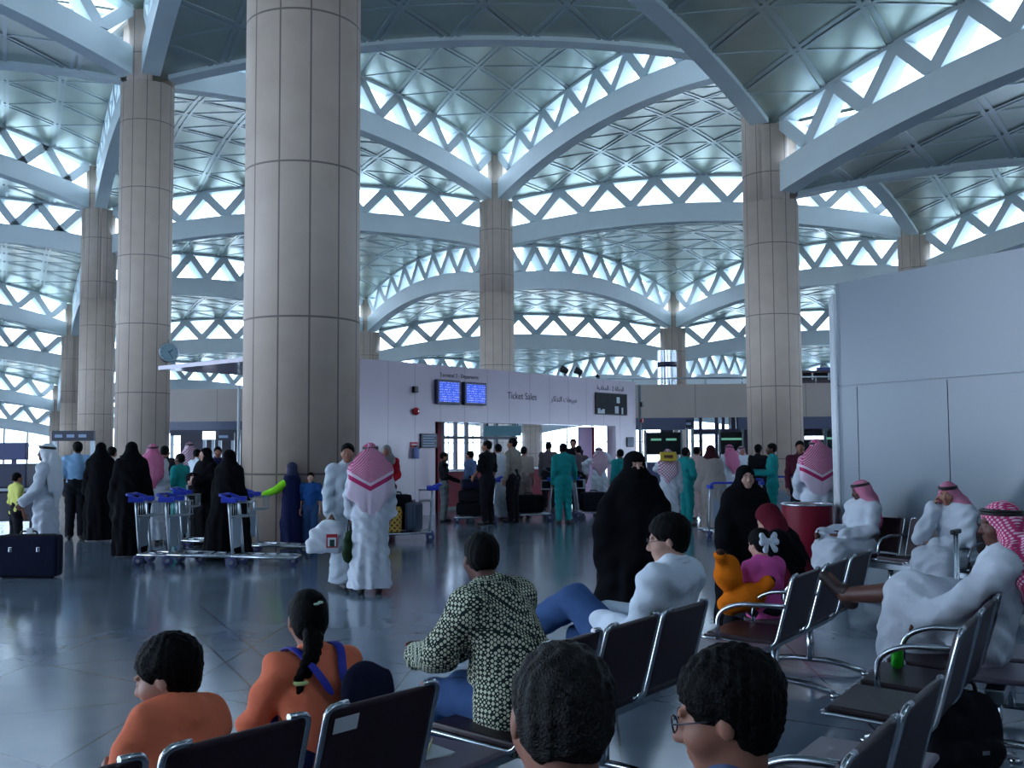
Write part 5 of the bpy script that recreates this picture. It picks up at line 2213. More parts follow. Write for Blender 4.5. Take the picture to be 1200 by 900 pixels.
dressed('worker in teal coverall standing behind the nested trolleys', 211, 531, 19.6, 70, M_TEAL, None, coverall=True, skin='dark', seed=11, arms=[FWD('L'), FWD('R')])
cloaked('woman in black cloak facing the hall, hands before her, behind the trolleys', 241, 524, 18.2, 150, seed=12, yaw=-15, wide=.30, cape=.13, arms=[('R', (.22, .05, 1.15), (.08, .24, 1.18)), ('L', (-.22, .05, 1.15), (-.06, .26, 1.12))])
cloaked('tall figure in black cloak from behind, against the thick column', 269, 526, 15.9, -20, seed=13, wide=.40, cape=.16, veil_len=.34, girth=1.05)
robed('distant man in white checked headcloth under the dark overhead sign', 222, 517, 25.0, 20, head='check', seed=14)
dressed('distant man in white shirt under the small lit sign', 231, 526, 24.0, -30, M_WSHIRT, M_DTROUS, seed=15)
dressed('man in navy shirt between the two cloaked women by the thick column', 255, 523, 22.0, 200, M_NAVY, M_DTROUS, seed=16)

# --- by the thick column
t, J = cloaked('woman in navy cloak with lime green sleeve reaching out by the thick column', 342, 541, 17.6, 78, scarf_m=cloth('grey navy scarf', (52, 58, 84)), cloak_m=M_NAVY, seed=17, wide=.27, bare_arm='L',
               arms=[('L', (-.24, .22, 1.18), (-.22, .50, 1.08)), ('R', (.22, .02, 1.12), (.18, .14, .92))])
hk = J['k']
F = Field(np.minimum(J['shL'], J['wrL']) - .2, np.maximum(J['shL'], J['wrL']) + .2, .011)
F.cone(J['shL'] + (J['elL'] - J['shL']) * .3, J['elL'], .085 * hk, .078 * hk)
F.cone(J['elL'], J['elL'] + (J['wrL'] - J['elL']) * .9, .078 * hk, .066 * hk)
crease(F, .004, 3)
F.obj('sleeve', cloth('lime green sleeve cloth', (140, 226, 40)), t)
dressed('boy in blue T-shirt and jeans facing the camera by the thick column', 364, 553, 17.6, 185, cloth('blue T-shirt cloth', (44, 92, 160)), M_JEANS, .42, 'light', seed=18, girth=.92)
t, J = robed('bareheaded man in pale robe holding a white plastic bag', 407, 519, 12.6, 205, cloth('pale blue white robe', (188, 198, 208)), 'bare', seed=19, stride=.16, yaw=-20, arms=[('R', (.23, -.02, 1.14), (.235, .06, .90), dict(curl=1.2)), ('L', (-.21, .02, 1.14), (-.16, .12, .92))])
t, J = robed('man in red checked headcloth and white robe seen from behind, mid hall', 434, 517, 12.0, 8, None, 'red2', seed=20, girth=1.06, arms=[('L', (-.23, -.02, 1.14), (-.225, .07, .90), dict(curl=1.2)), ('R', (.23, 0, 1.14), (.23, .05, .90))], bell=.205, drape=1.5, spread=1.3)
S1 = (t, J)
t, H, h = person('woman in red top and pale headscarf facing the camera by ticket wall', 453, 521, 20.6, 178, .02)
J = stand_pose(H)
arm(J, 'R', (.23, .02, 1.13), (.10, .22, 1.02)); arm(J, 'L', (-.23, .02, 1.13), (-.10, .22, 1.0))
body(t, J, 'mid', h); shirt(t, J, cloth('red cotton', (190, 26, 44)), h, seed=21, hem=-.28, o=.026); trousers(t, J, M_MAROONC, h, seed=2)
scarf(t, J, cloth('pale grey scarf', (150, 146, 150)), h, 4, length=.06); shoes(t, J, h)

# --- at the ticket counter
dressed('person in dark jacket leaning over the pile of black cases', 520, 539, 23.8, -80, M_BLACKSH, cloth('grey trouser cloth', (110, 118, 120)), seed=22, H=1.60, arms=[FWD('L', .36, 1.0), FWD('R', .36, 1.0)], pitch=10)
dressed('man in blue grey shirt behind the pile of black cases', 551, 528, 25.2, 60, cloth('blue grey shirt cloth', (92, 116, 156)), M_DTROUS, seed=23)
dressed('man in black shirt and trousers by the ticket counter, back half turned', 571, 516, 22.9, 52, M_BLACKSH, M_DTROUS, .45, 'mid', yaw=25, seed=24, arms=[FWD('L', .22, .98)])
robed('man in white robe standing just behind the man in black at the counter', 584, 520, 24.3, 20, None, 'bare', seed=25)
dressed('man in tan shirt and black trousers looking left by the counter', 601, 513, 23.6, 62, M_TAN, M_DTROUS, 1.0, 'mid', yaw=15, seed=26, girth=1.08)
dressed('man in beige shirt half hidden behind the tan-shirted man', 614, 523, 25.2, -20, cloth('beige shirt cloth', (170, 158, 150)), cloth('beige trouser cloth', (140, 126, 124)), .45, seed=27)
dressed('worker in teal coverall seen from behind at the ticket counter', 660, 519, 23.0, 12, M_TEAL, None, coverall=True, skin='dark', seed=28, girth=1.1, arms=[('R', (.26, .04, 1.14), (.32, .20, .98))])
dressed('man in dark shirt leaning on the ticket counter left of the teal worker', 643, 518, 28.2, 5, M_GREYB, M_DTROUS, seed=29, pitch=12)
dressed('man in brown grey shirt just right of the teal worker at the counter', 678, 522, 26.6, 10, M_GREYB, M_DTROUS, seed=30)
dressed('distant man in dark shirt with head above the brown grey shirt', 672, 514, 30.0, 170, M_BLACKSH, M_DTROUS, seed=31)
robed('man in white robe with pale checked headcloth and raised elbows at the counter', 702, 523, 25.6, 8, None, 'check', seed=32, arms=[('R', (.36, .10, 1.36), (.14, .10, 1.56)), ('L', (-.36, .08, 1.30), (-.30, .20, 1.10))])
dressed('worker in teal shirt beside the tall pinkish panel', 727, 526, 24.2, 25, M_TEAL, None, coverall=True, skin='dark', seed=33)

# --- right of the ticket wall
robed('man in white robe and pale headcloth behind the veiled woman', 783, 525, 20.6, -10, None, 'check', seed=34, arms=[('L', (-.26, .12, 1.30), (-.12, .24, 1.44)), ('R', (.22, 0, 1.12), (.22, .06, .88))])
dressed('worker in teal coverall pushing trolleys right of the veiled woman', 804, 524, 22.0, -62, M_TEAL, None, coverall=True, skin='dark', seed=35, girth=1.08, arms=[FWD('L', .34, 1.02), FWD('R', .36, 1.0)])
robed('bareheaded man in beige robe just behind the teal worker with trolleys', 817, 523, 24.0, -30, cloth('pinkish beige robe', (188, 164, 164)), 'bare', seed=36)
cloaked('woman in maroon headscarf and black shawl from behind, beige robe below', 833, 521, 20.6, 10, scarf_m=cloth('dark maroon scarf', (62, 24, 34)), cloak_m=cloth('beige robe cloth', (170, 160, 154)), seed=37, wide=.22, veil_len=.42)
robed('distant man in pink checked headcloth left of the stone column', 855, 520, 25.5, 30, head='red', seed=38)
robed('distant man in white checked headcloth nearest the stone column', 869, 522, 27.0, -160, head='check', seed=39)
dressed('person in black before the stone column left of the teal worker', 889, 521, 24.8, -30, M_BLACKSH, M_DTROUS, seed=40, hair_style='full')
dressed('worker in teal shirt reaching left before the stone column', 905, 519, 21.0, 82, M_TEAL, None, coverall=True, skin='dark', seed=41, arms=[FWD('L', .42, 1.12), FWD('R', .40, 1.16)])
dressed('man in dark maroon shirt just left of the big red headcloth', 938, 516, 19.0, 165, cloth('dark maroon shirt', (70, 22, 40)), M_DTROUS, seed=42, skin='mid')
robed('broad man in red checked headcloth from behind, at the red bin', 957, 513, 14.4, 4, None, 'red2', seed=43, girth=1.14, arms=[('R', (.27, -.04, 1.16), (.27, .10, .95)), ('L', (-.27, -.02, 1.16), (-.20, .16, .98))], drape=1.25, spread=1.4)
robed('bareheaded man in white robe beside the end of the white wall', 984, 517, 16.4, 30, cloth('grey white robe', (180, 186, 198)), 'bare', seed=44, skin='dark', arms=[('R', (.22, -.02, 1.12), (.20, .12, .92)), ('L', (-.22, .02, 1.12), (-.2, .08, .9))], bell=.23)

# --- the two cloaked women facing the camera
t, J = cloaked('veiled woman in black cloak facing the camera, only her eyes showing', 744, 530, 10.3, 184, niqab=True, hs=1.1, fat=.018, seed=45, wide=.47, cape=.24, girth=1.08, hide_hands=True, eyes=True, skin='light', yaw=6,
               arms=[('R', (.30, .02, 1.16), (.33, .04, .92)), ('L', (-.27, .03, 1.16), (-.22, .16, .98))], veil_len=.36)
t, J = cloaked('smiling woman in black cloak and headscarf facing the camera', 873, 545, 9.6, 188, seed=46, hs=1.06, fat=.006, wide=.36, cape=.18, hide_hands=True, eyes=True, skin='light', yaw=-2, girth=1.0,
               arms=[('R', (.25, .02, 1.14), (.26, .12, .92)), ('L', (-.25, .05, 1.14), (-.16, .22, .98))], veil_len=.30)
_c, _R, _k = J['head'], J['R'], J['k'] * J['hs']
bm = bmesh.new()
pts = [Vector(_c + _R @ (V(.017 * math.sin(a), .1045 - .010 * abs(math.sin(a)), -.066 + .007 * (1 - math.cos(a))) * _k)) for a in np.linspace(-1.3, 1.3, 9)]
tube(bm, pts, [.001, .0022, .003, .0035, .0036, .0035, .003, .0022, .001], 6)
new_obj('teeth', bm, M_EYEW, t, True)

# --- things carried
t, J = S1
hand = t.matrix_world


def world_of(t, p):
    return Matrix.Translation(t.location) @ Matrix.Rotation(t.rotation_euler[2], 4, 'Z') @ Vector(p)


def soft_bag(name, label, loc, rz, m, size, handle_m, seed=1, handle_h=.16, extra=None):
    w, d, hh = size
    t = thing(name, label, 'bag', loc, rz)
    F = Field((-w, -d - .1, -.05), (w, d + .1, hh + .12), .012)
    F.cone((-w * .28, 0, d * .6), (w * .28, 0, d * .6), d * .62, d * .62, .05)
    F.cone((-w * .25, 0, hh * .5), (w * .25, 0, hh * .5), d * .55 + .04, d * .55 + .04, .12, (V(0, 1, 0), .6))
    F.cone((-w * .20, 0, hh * .85), (w * .20, 0, hh * .85), .05, .05, .10)
    crease(F, .008, seed)
    F.obj('bag', m, t)
    bm = bmesh.new()
    for y in (-.02, .02):
        tube(bm, arc_pts([(-w * .2, y, hh * .88), (-.03, y, hh + handle_h), (.03, y, hh + handle_h), (w * .2, y, hh * .88)], .05), .008, 6)
    new_obj('handles', bm, handle_m, t)
    return t


q = world_of(S1[0], S1[1]['wrL'])
soft_bag('hand_bag', 'dark green bag held by the man in red headcloth', (q.x, q.y, q.z - .54), 1.45, cloth('dark green bag', (30, 52, 30)), (.30, .10, .36), M_BLACK, 3, .12)
# white carrier bag
gp = gnd(383, 690)
cb = dep(381, 640, 12.35)
t = thing('carrier_bag', 'white plastic carrier bag with a small red and green emblem, held low', 'bag', (cb.x, 12.35, dep(381, 648, 12.35).z), .12)
F = Field((-.26, -.16, -.04), (.26, .16, .52), .010)
F.cone((-.13, 0, .07), (.15, 0, .07), .075, .075, .06)
F.cone((-.11, 0, .22), (.16, 0, .22), .085, .085, .10, (V(0, 1, 0), .8))
F.cone((-.02, 0, .34), (.15, 0, .34), .05, .05, .08)
F.cone((-.15, 0, .05), (-.17, 0, .10), .07, .06, .06)
F.cut((0, 0, 0), (0, 0, -1))
crease(F, .006, 8)
F.obj('bag', cloth('white plastic film', (222, 228, 236), rough=.35), t)
bm = bmesh.new()
tube(bm, arc_pts([(.0, 0, .36), (.06, 0, .47), (.10, 0, .47), (.14, 0, .36)], .04), .012, 6)
new_obj('handles', bm, M_WHITE, t)
bm = bmesh.new()
box(bm, (.02, -.101, .07), (.15, -.096, .23))
o = new_obj('emblem', bm, M_RED, t)
bm = bmesh.new()
box(bm, (.035, -.1035, .085), (.135, -.1015, .19)); new_obj('emblem_field', bm, M_WHITE, o)
bm = bmesh.new()
box(bm, (.06, -.1055, .085), (.115, -.104, .165)); new_obj('emblem_mark', bm, mat('dark green print', (30, 60, 50), rough=.5), o)
# yellow parcel on the shoulder
q = dep(783, 535, 20.3)
t = thing('yellow_parcel', 'yellow printed parcel held at shoulder height by the pale headcloth man', 'parcel', (q.x, 20.3, q.z - .09), .1)
bm = bmesh.new(); box(bm, (-.16, -.06, 0), (.16, .06, .18), bev=.02); new_obj('wrapping', bm, mat('yellow wrapping', (226, 190, 60), rough=.5), t)
bm = bmesh.new(); box(bm, (-.10, -.064, .06), (.08, -.0605, .12)); new_obj('dark_print', bm, mat('brown print', (90, 60, 40), rough=.5), t)
# ------------------------------------------------------------------ seated people


def sl(o, phi, x, y):
    a = math.radians(phi)
    return Vector((o.x + x * math.cos(a) - y * math.sin(a), o.y + x * math.sin(a) + y * math.cos(a), 0))


def seated(label, loc, heading, H, **kw):
    t = thing('person', label, 'person', (loc[0], loc[1], 0), math.radians(heading))
    J = sit_pose(H, **kw)
    return t, J, hres(loc[1])


def glasses(t, J):
    c, R, k = J['head'], J['R'], J['k'] * J.get('hs', 1.0)

    def P(x, y, z):
        return Vector(c + R @ (V(x, y, z) * k))
    bm = bmesh.new()
    for s in (-1, 1):
        tube(bm, [P(s * .033 + .024 * math.cos(a), .108 - .004 * abs(math.cos(a)), .004 + .017 * math.sin(a)) for a in np.linspace(0, 2 * math.pi, 18)[:-1]], .0014 * k + .0006, 6, True)
        tube(bm, [P(s * .057, .104, .008), P(s * .078, .06, .010), P(s * .080, -.01, .008), P(s * .079, -.03, -.006)], .0018, 6)
    tube(bm, [P(-.010, .108, .008), P(0, .112, .010), P(.010, .108, .008)], .0016, 6)
    return new_obj('glasses', bm, mat('thin dark spectacle frame', (60, 60, 70), rough=.3, metal=.8), t, True)


# boy in orange
q = sl(oa, PH_A, .07, .02)
t, J, h = seated('boy in orange shirt seated on nearest bench, head turned to the left', q, PH_A, 1.12, lean=17, girth=1.22)
J['hs'] = 1.5
J['head'] = J['neck'] + V(0, .045, .105)
J['R'] = rotm(38, 16)
for s, sg in (('R', 1), ('L', -1)):
    J['el' + s] = J['sh' + s] + V(sg * .05, .10, -.19); J['wr' + s] = V(sg * .10, .34, .60)
h = .006
body(t, J, 'light', h); trousers(t, J, M_NAVY, h, .02, seed=71); shirt(t, J, M_ORANGE, h, .5, None, .024, seed=72); collar(t, J, M_ORANGE, .082, .035); hair(t, J, .005, 'full'); shoes(t, J, .012)

# girl with a plait
q = sl(oa, PH_A, .68, .13)
t, J, h = seated('girl in orange shirt with a long black plait, seated, seen from behind', q, PH_A - 10, 1.30, lean=12, girth=1.0)
J['hs'] = 1.14
J['head'] = J['neck'] + V(0, .035, .130)
J['R'] = rotm(-14, 6)
for s, sg in (('R', 1), ('L', -1)):
    J['el' + s] = J['sh' + s] + V(sg * .05, .10, -.19); J['wr' + s] = V(sg * .10, .34, .60)
h = .006
body(t, J, 'mid', h); trousers(t, J, M_NAVY, h, .02, seed=73); shirt(t, J, M_ORANGE, h, .95, None, .024, seed=74); collar(t, J, M_ORANGE, .078, .04); shoes(t, J, .012)
c, R, k = J['head'], J['R'], J['k'] * J['hs']
F = Field(c - .42, c + .2, .005)


def Pk(x, y, z):
    return c + R @ (V(x, y, z) * k)


F.ell(Pk(0, -.016, .036), np.array((.085, .103, .092)) * k, R, .02)
F.ell(Pk(0, -.05, -.025), np.array((.074, .062, .075)) * k, R, .03)
F.ell(Pk(0, .115, -.035), np.array((.098, .088, .098)) * k, R, .012, sub=True)
for s in (-1, 1):
    F.ell(Pk(s * .084, .012, -.045), np.array((.022, .04, .05)) * k, R, .01, sub=True)
back = J['pel'] - J['neck']
side = np.array((-1, 0, 0), np.float32)
for q_ in range(13):
    f = q_ / 12
    p_ = Pk(0, -.095, -.06) + V(-.060 * f ** 1.2 - .005, -.035 * math.sin(f * 2.2) - .01, -.145 * f)
    sg = 1 if q_ % 2 else -1
    r_ = .030 * (1 - .35 * f)
    F.ell(p_ + V(sg * .012, 0, 0), (r_ * 1.0, r_ * .9, r_ * .85), None, .006)
tipp = p_
F.ell(tipp + V(-.008, 0, -.04), (.016, .016, .030), None, .012)
F.wave(lambda X, Y, Z: .0016 * np.sin(X * 260 + 5 * np.sin(Z * 50)) * np.sin(Z * 200 + Y * 90))
F.obj('hair', M_HAIR, t)
bm = bmesh.new()
for s in (-1, 0, 1):
    bmesh.ops.create_uvsphere(bm, u_segments=10, v_segments=8, radius=.014, matrix=Matrix.Translation(Vector(Pk(.012 + s * .018, -.106 + abs(s) * .006, .062 + .006 * s))) @ Matrix.Scale(.45, 4, (0, 0, 1)))
new_obj('hair_clip', bm, mat('pale green hair clip', (190, 220, 196), rough=.3), t, True)
bm = bmesh.new()
tube(bm, [Vector(tipp + V(-.006 + .021 * math.cos(a), .021 * math.sin(a), -.016)) for a in np.linspace(0, 6.283, 13)[:-1]], .008, 8, True)
new_obj('hair_band', bm, mat('pale yellow hair band', (206, 226, 150), rough=.5), t, True)
# her backpack
rt, fw, up = axes(J)
GT = t
bt = thing('backpack', 'navy backpack with blue straps worn by the girl with the plait', 'backpack', t.location, t.rotation_euler[2])
F = Field(J['pel'] - .35, J['neck'] + .2, .007)
bc = J['chest'] - fw * .19 + rt * .10 - up * .06
F.cone(bc - up * .10 + rt * .02, bc + up * .075, .085, .075, .06, (fw, .55))
F.cone(bc - rt * .08 - up * .08, bc + rt * .12 - up * .08, .08, .08, .06, (fw, .6))
F.cone(bc - rt * .04 + up * .05, bc + rt * .13 + up * .055, .05, .05, .06, (fw, .6))
F.obj('bag', M_NAVYC, bt)
M_STRAP = mat('blue webbing', (42, 48, 168), rough=.6)
sh_o = .095
for s, sg in (('R', 1), ('L', -1)):
    bm = bmesh.new()
    top = J['neck'] * .35 + J['sh' + s] * .65
    pts = [J['chest'] - fw * (.13) + rt * (.03 + sg * .03) - up * .02, (J['chest'] + top) / 2 - fw * .125 + up * .01, top - fw * .075 + up * .045, top + up * .072 + fw * .01, top + fw * .085 + up * .03, J['chest'] + rt * sg * .10 + fw * .135, J['mid'] + rt * sg * .14 + fw * .06]
    pts = [Vector(p_) for p_ in pts]
    w_ = .019
    prev = None
    for i_, p_ in enumerate(pts):
        ring = [bm.verts.new(p_ + Vector(rt) * w_ * a + Vector(unit(p_ - Vector(J['chest']))) * b) for a, b in ((-1, 0), (1, 0), (1, .012), (-1, .012))]
        if prev:
            for e in range(4):
                bm.faces.new((prev[e], ring[e], ring[(e + 1) % 4], prev[(e + 1) % 4]))
        else:
            bm.faces.new(ring)
        prev = ring
    bm.faces.new(prev)
    o = new_obj('strap', bm, M_STRAP, bt)
    m_ = o.modifiers.new('smooth', 'SUBSURF'); m_.levels = 2; m_.render_levels = 2


# man in patterned shirt
def dots_mat():
    m = mat('dotted green white shirt', (40, 52, 48), rough=.85, spec=.2)
    g = NG(m)
    x, y, z = g.coord('Object')
    k = 2 * math.pi / .025
    k = 2 * math.pi / .022
    fs = []
    for sh in (0.0, math.pi):
        w = [g.m('SINE', g.m('MULTIPLY_ADD', q_, k, sh)) for q_ in (x, y, z)]
        fs.append(g.m('ADD', g.m('ADD', w[0], w[1]), w[2]))
    f = g.m('GREATER_THAN', g.m('MAXIMUM', fs[0], fs[1]), 1.05)
    g.color(g.mix(f, (34, 46, 46), (206, 212, 186)))
    return m


q = sl(ob, PH_B, -.45, .0)
t, J, h = seated('man in green and white dotted shirt seated leaning forward, hands clasped', q, PH_B - 2, 1.66, lean=20, girth=1.2)
J['head'] = J['neck'] + V(0, .06, .150)
J['R'] = rotm(-30, 8)
for s, sg in (('R', 1), ('L', -1)):
    J['el' + s] = V(sg * .25, .26, .74); J['wr' + s] = V(sg * .06, .60, .66)
J['hands'] = {'R': dict(palm=V(-1, .2, 0), curl=.9), 'L': dict(palm=V(1, .2, .2), curl=1.0)}
h = .007
body(t, J, 'dark', h); trousers(t, J, M_JEANS, h, .016, seed=75); shirt(t, J, dots_mat(), h, .92, None, .034, seed=76, skirt=.012); hair(t, J, .006); shoes(t, J, .012)

# man in white shirt, legs crossed
q = sl(ob, PH_B, .70, .02)
t, J, h = seated('man with glasses in white shirt and jeans, leaning back with crossed legs', q, PH_B, 1.76, lean=-25, girth=1.1)
J['head'] = J['neck'] + V(0, .045, .150)
J['R'] = rotm(28, 10)
J['knL'] = V(-.02, .40, .80); J['anL'] = V(.02, .80, .58); J['toeL'] = V(.02, .92, .66)
J['knR'] = V(.12, .45, .56); J['anR'] = V(.10, .58, .085); J['toeR'] = V(.10, .73, .03)
J['elL'] = J['shL'] + V(-.08, .08, -.26); J['wrL'] = V(-.10, .22, .72)
J['elR'] = J['shR'] + V(.08, .10, -.25); J['wrR'] = V(.06, .28, .74)
h = .007
body(t, J, 'light', h); trousers(t, J, M_JEANS, h, .026, seed=77); shirt(t, J, M_WSHIRT, h, .95, None, .032, seed=78); collar(t, J, M_WSHIRT, .072, .05); hair(t, J, .006, 'full'); shoes(t, J, .010)
glasses(t, J)

# bending woman with maroon scarf
q = sl(oc, PH_C, .66, .10)
t, J, h = seated('seated woman in dark maroon headscarf bending forward by the red bin', q, PH_C + 6, 1.60, lean=24, girth=1.12)
J['head'] = J['neck'] + V(0, .07, .125)
J['R'] = rotm(10, 34)
J['wrR'] = V(.08, .46, .58); J['wrL'] = V(-.08, .46, .58)
h = .009
body(t, J, 'light', h)
robe(t, J, M_ABAYA, h, 79, sit=True, name='abaya', o=.04)
scarf(t, J, M_MAROONC, h, 80, length=.40, wide=1.3)

# little girl in pink
q = sl(oc, PH_C, -.14, .12)
t, J, h = seated('little girl in pink top with a big white bow, seated, seen from behind', q, 28, 1.12, lean=6, girth=1.1)
J['hs'] = 1.25
J['head'] = J['neck'] + V(0, .03, .125)
J['R'] = rotm(0, 10)
J['elL'] = J['shL'] + V(-.06, .08, -.14); J['wrL'] = V(-.10, .24, .66)
h = .007
M_PINK = cloth('pink cotton', (226, 96, 172))
body(t, J, 'light', h); shirt(t, J, M_PINK, h, .9, None, .026, seed=81); trousers(t, J, M_DTROUS, h, .02, seed=82); hair(t, J, .006, 'full'); shoes(t, J, .012)
c, R, k = J['head'], J['R'], J['k'] * J['hs']
F = Field(c - .26, c + .26, .005)
pb = c + R @ (V(0, -.118, .02) * k)
for sx in (-1, 1):
    for a_, L_ in ((.55, .085), (-.15, .085), (-.95, .095)):
        d_ = R @ V(sx * math.cos(a_), -.12, math.sin(a_))
        F.cone(pb + d_ * .015 * k, pb + d_ * L_ * k, .012 * k, .030 * k, .012, (R @ V(0, 1, 0), .5))
F.ell(pb + R @ V(0, -.01, 0), np.array((.02, .02, .022)) * k, R, .01)
F.obj('hair_bow', cloth('white ribbon', (226, 234, 246)), t)
# orange soft thing in her arm
p1 = dep(858, 683, 7.25)
t = thing('soft_toy', 'orange soft toy held beside the little girl in pink', 'soft toy', (p1.x, 7.25, p1.z - .20), .3)
F = Field((-.32, -.25, -.06), (.34, .25, .50), .009)
F.ell((-.03, 0, .27), (.10, .09, .13), None, .05)
F.ell((.11, -.03, .10), (.12, .09, .10), None, .06)
F.cone((-.08, -.02, .34), (-.12, -.06, .40), .05, .045, .03)
F.cone((.18, -.04, .14), (.24, -.08, .20), .05, .05, .03)
F.ell((-.02, 0, .05), (.09, .08, .07), None, .06)
crease(F, .004, 5)
F.obj('body', mat('orange plush', (224, 116, 24), rough=.95, noise=.2, nscale=20, bump=.4, bscale=120, spec=.1), t)
bm = bmesh.new()
for p_ in ((-.128, -.068, .412), (.252, -.088, .212)):
    bmesh.ops.create_uvsphere(bm, u_segments=12, v_segments=8, radius=.036, matrix=Matrix.Translation(p_))
new_obj('dark_tip', bm, mat('dark brown plush', (60, 34, 22), rough=.95), t, True)

# two men by the white wall
wo = Vector((PW0.x, PW0.y, 0)) + Vector((PWD.x, PWD.y, 0)) * 1.35 + Vector((PWN.x, PWN.y, 0)) * .72
q = sl(wo, PH_W, .42, .02)
t, J, h = seated('man in white robe and pink headcloth seated leftmost along the white wall', q, PH_W - 6, 1.64, lean=-8, girth=1.18)
J['R'] = rotm(-30, 16)
J['wrR'] = V(.12, .44, .66); J['wrL'] = V(-.08, .30, .66)
h = .0085
body(t, J, 'dark', h); robe(t, J, M_WTHOBE, h, 83, sit=True); headcloth(t, J, M_GRED3, h, 84, drape=1.1, thrown=True); shoes(t, J, .012, M_SANDAL, 'sandal')
q = sl(wo, PH_W, -.90, .03)
t, J, h = seated('man in white robe leaning his cheek on his hand, seated by white wall', q, PH_W + 6, 1.66, lean=6, girth=1.2)
J['R'] = rotm(10, 14)
J['head'] = J['neck'] + V(.02, .04, .145)
J['elR'] = V(.20, .34, .72); J['wrR'] = V(.125, .17, 1.03)
J['hands'] = {'R': dict(dir=V(-.15, -.15, 1), palm=V(-.8, -.4, .1), curl=.8)}
J['elL'] = J['shL'] + V(-.05, .12, -.26); J['wrL'] = V(.02, .36, .64)
h = .0075
body(t, J, 'mid', h, eyes=True); robe(t, J, M_WTHOBE, h, 85, sit=True); headcloth(t, J, M_GRED3, h, 86, drape=1.2, thrown=True); shoes(t, J, .012, M_SANDAL, 'sandal')
# crutch
p1 = dep(1120, 626, 7.3)
t = thing('crutch', 'metal crutch with black hand grip standing between the two robed men', 'crutch', (p1.x, 7.3, 0), .9)
bm = bmesh.new()
for s in (-1, 1):
    tube(bm, arc_pts([(s * .03, 0, p1.z), (s * .03, 0, .45), (s * .008, 0, .25), (s * .008, 0, .04)], .08), .010, 8)
for z in (.55, .75):
    tube(bm, [(-.03, 0, z), (.03, 0, z)], .006, 6)
new_obj('shaft', bm, M_CHROME, t)
bm = bmesh.new(); box(bm, (-.085, -.02, p1.z), (.085, .02, p1.z + .035), bev=.012); new_obj('hand_grip', bm, M_BLACK, t)
bm = bmesh.new(); lathe(bm, [(.022, 0), (.018, .05)], 12); new_obj('rubber_foot', bm, M_BLACK, t)

# man with bare ankle across
q = Vector((2.70, 5.93, 0))
t, J, h = seated('man in white robe seated at right with one bare ankle stretched out', q, PH_E + 2, 1.78, lean=-14, girth=1.16)
J['R'] = rotm(22, 4)
J['knL'] = V(-.02, .38, .80); J['anL'] = V(.10, .80, .74); J['toeL'] = V(.14, .90, .84)
J['knR'] = V(.12, .46, .53); J['anR'] = V(.12, .48, .085); J['toeR'] = V(.12, .64, .03)
J['elL'] = V(-.26, .10, .78); J['wrL'] = V(-.12, .30, .66)
J['elR'] = J['shR'] + V(.06, .12, -.24); J['wrR'] = V(.10, .34, .80)
J['hands'] = {'L': dict(palm=V(.2, .2, -1), curl=.6)}
h = .0075
body(t, J, 'dark', h)
lo, hi = bounds(J, pad=.26)
lo[2] = -.02
F = Field(lo, hi, h)
g_ = J['g']
put_torso(F, J, .034)
for s in 'RL':
    put_arm(F, J, s, .03, .94, .022)
F.cone(J['hipL'], J['knL'], .11 * g_, .10 * g_, .06)
F.cone(J['hipR'], J['knR'], .12 * g_, .10 * g_, .06)
F.cone(J['knL'], J['knL'] + (J['anL'] - J['knL']) * .12, .10 * g_, .10 * g_, .04)
F.cone(J['knR'], J['anR'] + V(0, -.02, .06), .11 * g_, .13 * g_, .08)
F.cone((J['knL'] + J['knR']) / 2, (J['knR'] + J['anR']) / 2 + V(-.08, -.02, .05), .12 * g_, .12 * g_, .10)
F.cone(J['knL'] + V(0, -.05, -.08), J['anR'] + V(-.08, -.02, .16), .10 * g_, .10 * g_, .10)
a_ = J['neck'] - (J['neck'] - J['chest']) * .22
F.cone(a_, a_ + unit(J['head'] - a_) * .06 * J['k'], .074, .068, .02)
crease(F, .008, 87)
F.obj('robe', M_WTHOBE, t)
headcloth(t, J, M_GRED2 if False else M_GRED3, h, 88, drape=.5, thrown=True)
shoes(t, J, .010, M_SANDAL, 'sandal')

# two near men seen from behind
p1 = dep(657, 843, 1.72)
q = Vector((p1.x + .10, p1.y - .04, 0))
t, J, h = seated('nearest man, only the back of his dark short-haired head showing', q, PH_D, 1.72, seat=.33, lean=6, girth=1.0)
d_ = Matrix.Rotation(-t.rotation_euler[2], 3, 'Z') @ (Vector((p1.x, p1.y, 0)) - t.location)
J['head'] = V(d_.x, d_.y, p1.z)
J['neck'] = J['head'] + V(0, -.03, -.15)
J['R'] = rotm(-46, 12, 5)
h = .0052
body(t, J, 'mid', .006); shirt(t, J, M_BLACKSH, .009, .95, None, .026, seed=89); trousers(t, J, M_DTROUS, .012, .024, seed=90)
M_HAIR2 = mat('short dark brown hair', (12, 9, 10), rough=.5, noise=.35, nscale=90, bump=.8, bscale=260, spec=.25)
hair(t, J, .004, 'short', M_HAIR2); shoes(t, J, .014)
p1 = dep(853, 838, 2.10)
q = Vector((p1.x - .02, p1.y + .03, 0))
t, J, h = seated('near man with glasses and grey blue collar looking left, seen from behind', q, PH_D - 20, 1.70, seat=.30, lean=2, girth=1.0)
d_ = Matrix.Rotation(-t.rotation_euler[2], 3, 'Z') @ (Vector((p1.x, p1.y, 0)) - t.location)
J['head'] = V(d_.x, d_.y, p1.z)
J['neck'] = J['head'] + V(0, -.03, -.15)
J['R'] = rotm(34, 12)
body(t, J, 'mid', .006); shirt(t, J, cloth('grey blue shirt cloth', (84, 98, 132)), .009, .95, None, .026, seed=91); collar(t, J, MATS['grey blue shirt cloth'], .072, .04); trousers(t, J, M_DTROUS, .012, .024, seed=92)
hair(t, J, .004, 'full'); shoes(t, J, .014); glasses(t, J)

